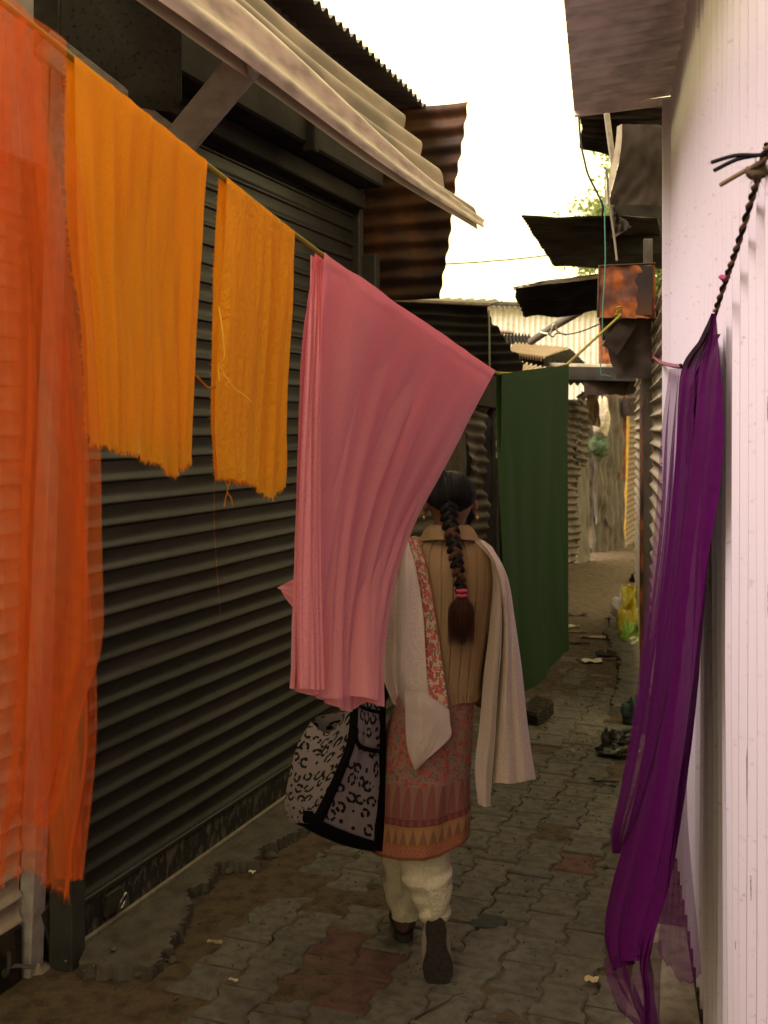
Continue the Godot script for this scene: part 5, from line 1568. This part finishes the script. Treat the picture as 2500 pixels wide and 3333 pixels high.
	var shoe := part("shoe", slab(sole_outline(0.205), -0.010, 0.012, 0.0), sole, t, (toe + heel) * 0.5 + ny * 0.02, fb)
	part("upper", blob(Vector3(0, -0.025, 0.01), Vector3(0.043, 0.035, 0.105), 0.1, 2.0), up, shoe)
	part("rim", blob(Vector3(0, -0.008, 0.0), Vector3(0.045, 0.012, 0.112), 0.0, 2.0), mat("shoe_rim", 0.22, 0.17, 0.15, 0.8), shoe)
	var lf := Vector3(-0.128, 0.014, -0.235)
	var shoe2 := part("shoe", slab(sole_outline(0.235), -0.012, 0.012, 0.0), sole, t, lf, Basis(Vector3(-1, 0, 0), Vector3.UP, Vector3(0, 0, -1)))
	part("upper", blob(Vector3(0, 0.032, -0.01), Vector3(0.041, 0.036, 0.112), 0.1, 5.0), up, shoe2)
	# shawl: over both shoulders
	var wool := mat("shawl", 0.76, 0.66, 0.66, 0.92, {"tex": tex.shawl_print, "uv": Vector3(2, 4, 1), "bump": tex.grit, "depth": 0.12, "sheen": 0.4, "back": [0.2, 0.15, 0.12]})
	var sh := part("shawl", patch([
		[[1330, 1752, -0.12], [1296, 1850, -0.09], [1270, 2000, -0.06], [1250, 2130, -0.05], [1258, 2210, -0.04], [1280, 2275, 0.0]],
		[[1300, 1757, -0.04], [1276, 1850, 0.0], [1254, 2000, 0.03], [1232, 2130, 0.03], [1252, 2220, 0.03], [1280, 2290, 0.045]],
		[[1314, 1752, 0.03], [1296, 1870, 0.015], [1287, 2000, 0.0], [1285, 2150, -0.01], [1290, 2235, -0.01], [1305, 2308, 0.02]],
		[[1318, 1750, 0.045], [1306, 1870, 0.095], [1298, 2000, 0.100], [1297, 2150, 0.096], [1303, 2240, 0.09], [1322, 2308, 0.09]],
		[[1322, 1749, 0.055], [1330, 1870, 0.120], [1326, 2000, 0.132], [1326, 2150, 0.128], [1332, 2230, 0.122], [1348, 2298, 0.118]],
		[[1331, 1748, 0.06], [1358, 1870, 0.124], [1377, 1993, 0.136], [1384, 2110, 0.136], [1390, 2200, 0.134], [1397, 2272, 0.130]]], 60, 80, 0.004, 5.0, 3.0), wool, t)
	var stex := floral(Color(0.76, 0.67, 0.60), 128, 1024, 190, 1.0, 9, 1.9)
	part("floral_border", patch([
		[[1322, 1748, 0.05], [1350, 1830, 0.108], [1366, 1917, 0.118], [1374, 2030, 0.122], [1380, 2150, 0.124], [1392, 2260, 0.132], [1400, 2330, 0.142]],
		[[1342, 1745, 0.065], [1368, 1830, 0.114], [1386, 1917, 0.122], [1400, 2030, 0.126], [1412, 2150, 0.126], [1428, 2260, 0.136], [1436, 2336, 0.148]],
		[[1358, 1744, 0.066], [1384, 1830, 0.113], [1403, 1917, 0.119], [1421, 2030, 0.122], [1438, 2150, 0.122], [1455, 2260, 0.134], [1463, 2345, 0.146]]], 16, 80, 0.002, 3.0, 1.0), mat("floral_strip", 0.85, 0.80, 0.76, 0.9, {"tex": stex}), sh)
	part("tail", patch([
		[[1318, 2250, 0.130], [1318, 2300, 0.130], [1320, 2350, 0.130], [1322, 2400, 0.130], [1330, 2450, 0.130], [1350, 2505, 0.133]],
		[[1372, 2250, 0.155], [1376, 2296, 0.157], [1382, 2340, 0.155], [1376, 2385, 0.150], [1362, 2440, 0.143], [1351, 2506, 0.135]],
		[[1420, 2280, 0.163], [1424, 2320, 0.165], [1430, 2368, 0.165], [1414, 2410, 0.157], [1384, 2458, 0.147], [1352, 2507, 0.135]],
		[[1462, 2310, 0.157], [1466, 2356, 0.157], [1468, 2396, 0.157], [1434, 2432, 0.153], [1394, 2468, 0.145], [1353, 2508, 0.135]]], 36, 50, 0.003, 3.0, 9.0), wool, sh)
	part("right_fold", patch([
		[[1590, 1790, 0.03], [1604, 1900, 0.05], [1592, 2050, 0.06], [1574, 2200, 0.06], [1562, 2350, 0.06], [1546, 2500, 0.06], [1556, 2616, 0.06]],
		[[1602, 1795, 0.06], [1620, 1930, 0.10], [1614, 2080, 0.12], [1602, 2230, 0.12], [1592, 2380, 0.12], [1578, 2500, 0.115], [1578, 2626, 0.11]],
		[[1612, 1800, 0.06], [1632, 1950, 0.10], [1632, 2100, 0.11], [1620, 2250, 0.11], [1612, 2400, 0.105], [1602, 2520, 0.10], [1596, 2624, 0.10]]], 36, 80, 0.003, 4.0, 21.0), wool, sh)
	part("right_drape", patch([
		[[1545, 1762, 0.06], [1600, 1830, 0.085], [1632, 1980, 0.06], [1632, 2150, 0.06], [1622, 2300, 0.06], [1612, 2430, 0.06], [1606, 2546, 0.06]],
		[[1568, 1758, 0.06], [1620, 1840, 0.105], [1646, 1990, 0.115], [1648, 2165, 0.125], [1642, 2310, 0.12], [1638, 2440, 0.12], [1632, 2550, 0.115]],
		[[1588, 1770, 0.05], [1638, 1855, 0.08], [1656, 2000, 0.09], [1666, 2180, 0.095], [1670, 2320, 0.09], [1676, 2450, 0.09], [1682, 2548, 0.085]],
		[[1598, 1776, 0.02], [1646, 1865, 0.06], [1668, 2010, 0.075], [1684, 2180, 0.085], [1694, 2325, 0.085], [1708, 2450, 0.085], [1718, 2541, 0.08]],
		[[1604, 1785, -0.03], [1652, 1885, 0.0], [1676, 2020, 0.01], [1699, 2180, 0.015], [1714, 2330, 0.02], [1730, 2450, 0.02], [1744, 2534, 0.02]],
		[[1580, 1772, -0.10], [1630, 1900, -0.07], [1652, 2040, -0.06], [1672, 2180, -0.06], [1680, 2330, -0.05], [1692, 2440, -0.05], [1704, 2525, -0.05]]], 80, 90, 0.004, 6.0, 31.0), wool, sh)
	tote()

func tote() -> void:
	var b := thing("tote_bag", "leopard print tote bag with black trim at the woman's side", "bag", WR)
	var spots := mat("leopard", 0.52, 0.50, 0.54, 0.85, {"tex": leopard(), "uv": Vector3(2.0, 1.05, 1)})
	var black := mat("black_webbing", 0.012, 0.012, 0.014, 0.85, {"tex": tex.grit, "tri": 12.0})
	var side := [[1012, 2350, 0.10], [966, 2430, 0.12], [938, 2540, 0.13], [928, 2620, 0.13], [944, 2680, 0.13]]
	var side2 := [[1075, 2385, 0.14], [1045, 2455, 0.16], [1010, 2550, 0.175], [985, 2630, 0.175], [985, 2680, 0.175]]
	var corner := [[1150, 2285, 0.165], [1140, 2400, 0.19], [1105, 2505, 0.205], [1062, 2600, 0.205], [1028, 2690, 0.20]]
	var face := [[1200, 2285, 0.14], [1196, 2400, 0.15], [1180, 2530, 0.155], [1155, 2640, 0.15], [1130, 2730, 0.14]]
	var right := [[1248, 2285, 0.075], [1246, 2400, 0.08], [1244, 2550, 0.085], [1242, 2660, 0.08], [1238, 2765, 0.07]]
	var backr := [[1225, 2300, -0.02], [1220, 2400, -0.03], [1215, 2550, -0.04], [1210, 2660, -0.04], [1200, 2750, -0.03]]
	var backl := [[1040, 2330, -0.02], [1010, 2420, -0.02], [990, 2540, -0.02], [980, 2620, -0.02], [985, 2680, 0.0]]
	part("panel", patch([side, side2, corner, face, right, backr, backl], 110, 60, 0.004, 9.0, 4.0, Vector2.ONE, true), spots, b)
	part("corner_band", patch([
		[[1142, 2240, 0.16], [1132, 2400, 0.196], [1092, 2510, 0.212], [1050, 2600, 0.212], [1012, 2672, 0.206]],
		[[1155, 2240, 0.162], [1146, 2400, 0.198], [1110, 2510, 0.216], [1066, 2605, 0.216], [1028, 2682, 0.210]],
		[[1168, 2240, 0.16], [1160, 2400, 0.192], [1124, 2512, 0.208], [1082, 2610, 0.208], [1046, 2690, 0.202]]], 10, 40), black, b)
	part("side_binding", patch([
		[[1226, 2230, 0.10], [1226, 2400, 0.108], [1222, 2560, 0.112], [1220, 2670, 0.108], [1216, 2768, 0.098]],
		[[1240, 2230, 0.095], [1239, 2400, 0.10], [1236, 2560, 0.106], [1234, 2670, 0.102], [1230, 2770, 0.092]],
		[[1256, 2230, 0.06], [1256, 2400, 0.066], [1254, 2560, 0.068], [1252, 2670, 0.064], [1248, 2772, 0.055]]], 10, 40), black, b)
	part("base", patch([
		[[940, 2645, 0.125], [950, 2675, 0.12], [985, 2690, 0.08]],
		[[1010, 2640, 0.20], [1000, 2680, 0.19], [1010, 2705, 0.13]],
		[[1050, 2672, 0.212], [1040, 2705, 0.205], [1050, 2725, 0.14]],
		[[1140, 2712, 0.155], [1130, 2742, 0.15], [1130, 2755, 0.10]],
		[[1222, 2738, 0.10], [1222, 2768, 0.095], [1225, 2774, 0.05]]], 50, 12), black, b)
	part("zip_trim", tube(smooth_pts([w(1152, 2345, 0.185), w(1165, 2420, 0.185), w(1200, 2440, 0.165), w(1236, 2445, 0.11)], 16), 0.007, 6), black, b)
	part("zip_trim", tube(smooth_pts([w(1165, 2295, 0.17), w(1200, 2310, 0.155), w(1235, 2318, 0.105)], 12), 0.006, 6), black, b)
	part("strap", tube(smooth_pts([w(1155, 2290, 0.165), w(1196, 2250, 0.09), w(1240, 2215, -0.06), w(1320, 2100, -0.09), w(1350, 1900, -0.1)], 24), 0.011, 8), black, b)
	part("strap", tube(smooth_pts([w(1240, 2290, 0.09), w(1262, 2250, -0.02), w(1300, 2180, -0.09), w(1330, 2080, -0.1), w(1352, 1900, -0.1)], 24), 0.011, 8), black, b)

# ---------------------------------------------------------------- litter
func litter() -> void:
	var card := mat("cardboard", 0.34, 0.25, 0.17, 0.9, {"tex": tex.mottle, "tri": 5.0})
	var paper := mat("paper", 0.66, 0.62, 0.53, 0.9, {"tex": tex.cloth, "tri": 4.0})
	var black := mat("black_bit", 0.02, 0.02, 0.02, 0.6)
	var grey: Material = mats.grey_iron
	var wood: Material = mats.old_beam
	var flat := [
		["paper_sheet", 1925, 2157, 0.15, 0.10, paper, "white sheet of paper lying on the dirt near cement step", "paper", 0.1],
		["cardboard_scrap", 1930, 2079, 0.20, 0.07, card, "brown cardboard scrap lying across the alley", "litter", 0.05],
		["dark_stick", 2002, 2018, 0.16, 0.04, black, "black stick lying on the far paving", "litter", 0.03],
		["grey_tile", 1880, 2008, 0.18, 0.10, grey, "grey broken tile lying in the middle of the alley", "tile", 0.0],
		["newspaper_scrap", 1858, 2045, 0.14, 0.06, paper, "crumpled newspaper scrap beside the green cloth's hem", "paper", 0.3],
		["cardboard_strip", 1872, 2062, 0.2, 0.035, card, "thin cardboard strip near the green cloth's hem", "litter", -0.1],
		["dark_strip", 1885, 2100, 0.17, 0.03, black, "black strip lying beside the green cloth's hem", "litter", 0.0],
		["black_rag", 1985, 2135, 0.2, 0.14, black, "black rag beside the white paper", "rag", 0.2],
		["wood_offcut", 1985, 2150, 0.22, 0.03, wood, "brown wood offcut in front of the black rag", "wood", 0.02],
		["brick_scrap", 2062, 2118, 0.2, 0.06, card, "brown scrap at the foot of the yellow bag", "litter", 0.0],
		["black_stick", 1972, 2555, 0.12, 0.022, black, "black stick lying on pavers below the plastic wrapper", "litter", 0.12],
		["black_chip", 1928, 2545, 0.03, 0.02, black, "small black chip beside the black stick", "litter", 0.4],
		["black_crumb", 1993, 2570, 0.03, 0.025, black, "black crumb on the pavers below the stick", "litter", 0.9],
		["dry_leaf", 1860, 2452, 0.05, 0.03, card, "dry tan leaf on pavers between shawl and crumpled wrapper", "leaf", 0.6],
		["dry_leaf", 1925, 3203, 0.042, 0.03, mat("leaf_tan", 0.55, 0.42, 0.27, 0.9), "crumpled tan leaf beside the purple cloth's tail", "leaf", 0.3],
		["wood_scrap", 60, 3215, 0.10, 0.028, mats.grey_wood, "grey wood scrap at the foot of the tan shutter", "wood", -0.1],
		["dry_leaf", 700, 3085, 0.05, 0.02, card, "curled brown leaf on the dirt below the broken apron", "leaf", 0.2],
		["dry_leaf", 760, 3205, 0.03, 0.012, mats.leaf_tan, "tiny tan leaf on the dirt near the red pavers", "leaf", 0.4],
		["paper_bit", 820, 2850, 0.025, 0.02, paper, "tiny pale paper bit beside the broken apron", "paper", 0.4],
	]
	for e in flat:
		var at := G(e[1], e[2]) + Vector3(0, maxf(0.008, dirt_height(G(e[1], e[2]).x, G(e[1], e[2]).z)) + 0.006, 0)
		var w: float = e[3]
		var h: float = e[4]
		var sd: float = e[1]
		single(e[0], crumpled(w, h, minf(0.012, 0.2 * minf(w, h)), sd), e[5], e[6], e[7], at, Basis.from_euler(Vector3(0, -e[8], 0)))
	# yellow plastic bag heap by the rusty pole
	var heap := thing("yellow_plastic_bag", "crumpled yellow plastic bag of rubbish at the rusty pole", "bag")
	part("bag", blob(G(2072, 2085) + Vector3(0, 0.14, 0), Vector3(0.10, 0.17, 0.1), 1.3, 4.0), mat("plastic_yellow", 0.62, 0.50, 0.05, 0.35, {"back": [0.4, 0.3, 0.02]}), heap)
	part("peak", blob(G(2062, 2085) + Vector3(-0.05, 0.27, 0), Vector3(0.04, 0.10, 0.03), 1.4, 9.0), mats.plastic_yellow, heap)
	single("white_plastic_bag", blob(G(2040, 2060) + Vector3(0, 0.2, -0.05), Vector3(0.1, 0.1, 0.08), 0.8, 14.0), mat("plastic_white", 0.6, 0.55, 0.47, 0.4, {"back": [0.4, 0.36, 0.3]}), "crumpled white plastic bag leaning on the yellow bag", "bag")
	single("green_plastic_bag", blob(G(2048, 2105) + Vector3(0, 0.07, 0), Vector3(0.06, 0.1, 0.06), 0.8, 24.0), mat("plastic_green", 0.25, 0.42, 0.06, 0.35), "small lime green plastic bag below the yellow one", "bag")
	single("white_carton", cbox(Vector3(0.05, 0.05, 0.03), 0.003), paper, "tiny white carton among the plastic bags", "carton", G(2056, 2120) + Vector3(0, 0.09, 0.03), Basis.from_euler(Vector3(0.4, 0.5, 0.3)))
	single("black_clump", blob(G(2080, 1895) + Vector3(0, 0.04, 0), Vector3(0.08, 0.06, 0.08), 0.7, 5.0), black, "black clump of rubbish at the far foot of the shutter", "rubbish")
	# crumpled wrapper and dark bag near the purple cloth
	var wr := thing("crumpled_wrapper", "crumpled silver plastic wrapper on the dirt beside the purple cloth", "litter")
	var wm := mat("wrapper", 0.42, 0.40, 0.37, 0.3, {"tex": tex.peel, "tri": 6.0})
	part("lower_fold", blob(G(2010, 2455) + Vector3(0, 0.02, 0), Vector3(0.085, 0.025, 0.06), 0.9, 2.0), wm, wr)
	part("upper_fold", blob(G(2030, 2445) + Vector3(0, 0.06, -0.02), Vector3(0.07, 0.035, 0.05), 1.0, 6.0), wm, wr)
	part("torn_tip", blob(G(1972, 2450) + Vector3(0, 0.06, 0), Vector3(0.018, 0.045, 0.015), 0.9, 8.0), wm, wr)
	single("dark_polythene", blob(G(2062, 2350) + Vector3(0, 0.05, 0), Vector3(0.06, 0.07, 0.06), 0.8, 3.0), mat("polythene", 0.03, 0.045, 0.04, 0.4), "dark green polythene clump beside the purple cloth", "litter")
	single("broken_block", cbox(Vector3(0.2, 0.1, 0.13), 0.012), mat("block", 0.30, 0.26, 0.2, 0.9, {"tex": tex.peel, "tri": 3.0}), "broken cement block lying under the green cloth's hem", "block", G(1745, 2345) + Vector3(0, 0.05, 0), Basis.from_euler(Vector3(0.1, 0.9, 0.25)))
	single("brown_twig", tube(smooth_pts([G(1350, 3325) + Vector3(0, 0.008, 0), G(1395, 3300) + Vector3(0, 0.01, 0), G(1455, 3275) + Vector3(0, 0.014, 0), G(1480, 3262) + Vector3(0, 0.02, 0), G(1510, 3245) + Vector3(0, 0.012, 0)], 16), 0.003, 6, 0.4), mat("twig", 0.06, 0.055, 0.05, 0.9), "dark twig lying on the pavers behind the woman", "twig")
	single("thin_twig", tube(smooth_pts([G(1045, 2765), G(1065, 2790) + Vector3(0, 0.01, 0), G(1040, 2797) + Vector3(0, 0.008, 0)], 8), 0.002, 5), mats.twig, "thin bent twig on the dirt below the tote bag", "twig")
	single("crumbled_patch", blob(G(1570, 2997) + Vector3(0, -0.004, 0), Vector3(0.07, 0.008, 0.045), 0.5, 17.0), mat("asphalt_patch", 0.085, 0.085, 0.08, 0.95, {"tex": tex.specks, "tri": 8.0, "bump": tex.grit, "depth": 0.3}), "dark crumbled patch in the paving beside the raised shoe", "patch")
	# loose grit over the dirt: nobody could count it
	var g := stone(0.004, 1.0)
	var mm := MultiMesh.new()
	mm.transform_format = MultiMesh.TRANSFORM_3D
	mm.mesh = g
	mm.instance_count = 2600
	for i in 2600:
		var d := rng.randf_range(2.9, 8.5)
		var x := rng.randf_range(-1.1 + 0.33 * (d - 3.0), 0.95 + 0.2 * (d - 3.0))
		var z := -d
		var k := rng.randf_range(0.25, 1.3) * (1.0 if rng.randf() > 0.06 else 2.2)
		mm.set_instance_transform(i, Transform3D(Basis.from_euler(Vector3(rng.randf() * 6, rng.randf() * 6, 0)).scaled(Vector3(k, k, k)), Vector3(x, maxf(0.0, dirt_height(x, z)) + 0.001, z)))
	var gi := MultiMeshInstance3D.new()
	gi.name = "loose_grit"
	gi.multimesh = mm
	gi.material_override = mats.cement
	gi.set_meta("kind", "stuff")
	gi.set_meta("label", "loose grit and crumbs strewn over the alley floor")
	gi.set_meta("category", "grit")
	add_child(gi)

func crumpled(w: float, h: float, amp: float, sd: float) -> ArrayMesh:
	var st := begin()
	st.set_smooth_group(-1)
	var f := func(u: float, v: float, up: float) -> Vector3:
		return Vector3((u - 0.5) * w * (1.0 + 0.12 * n1(v * 3.0 + sd)), amp * (n1(u * 3.0 + sd, v * 3.0) + 0.3) + up, (v - 0.5) * h * (1.0 + 0.2 * n1(u * 3.0 + sd, 5.0)))
	for i in 5:
		for j in 4:
			for up in [0.002, 0.0]:
				var a: Vector3 = f.call(i / 5.0, j / 4.0, up)
				var b: Vector3 = f.call((i + 1) / 5.0, j / 4.0, up)
				var c: Vector3 = f.call((i + 1) / 5.0, (j + 1) / 4.0, up)
				var d: Vector3 = f.call(i / 5.0, (j + 1) / 4.0, up)
				if up > 0.0:
					quad(st, a, b, c, d)
				else:
					quad(st, d, c, b, a)
	return commit(st)
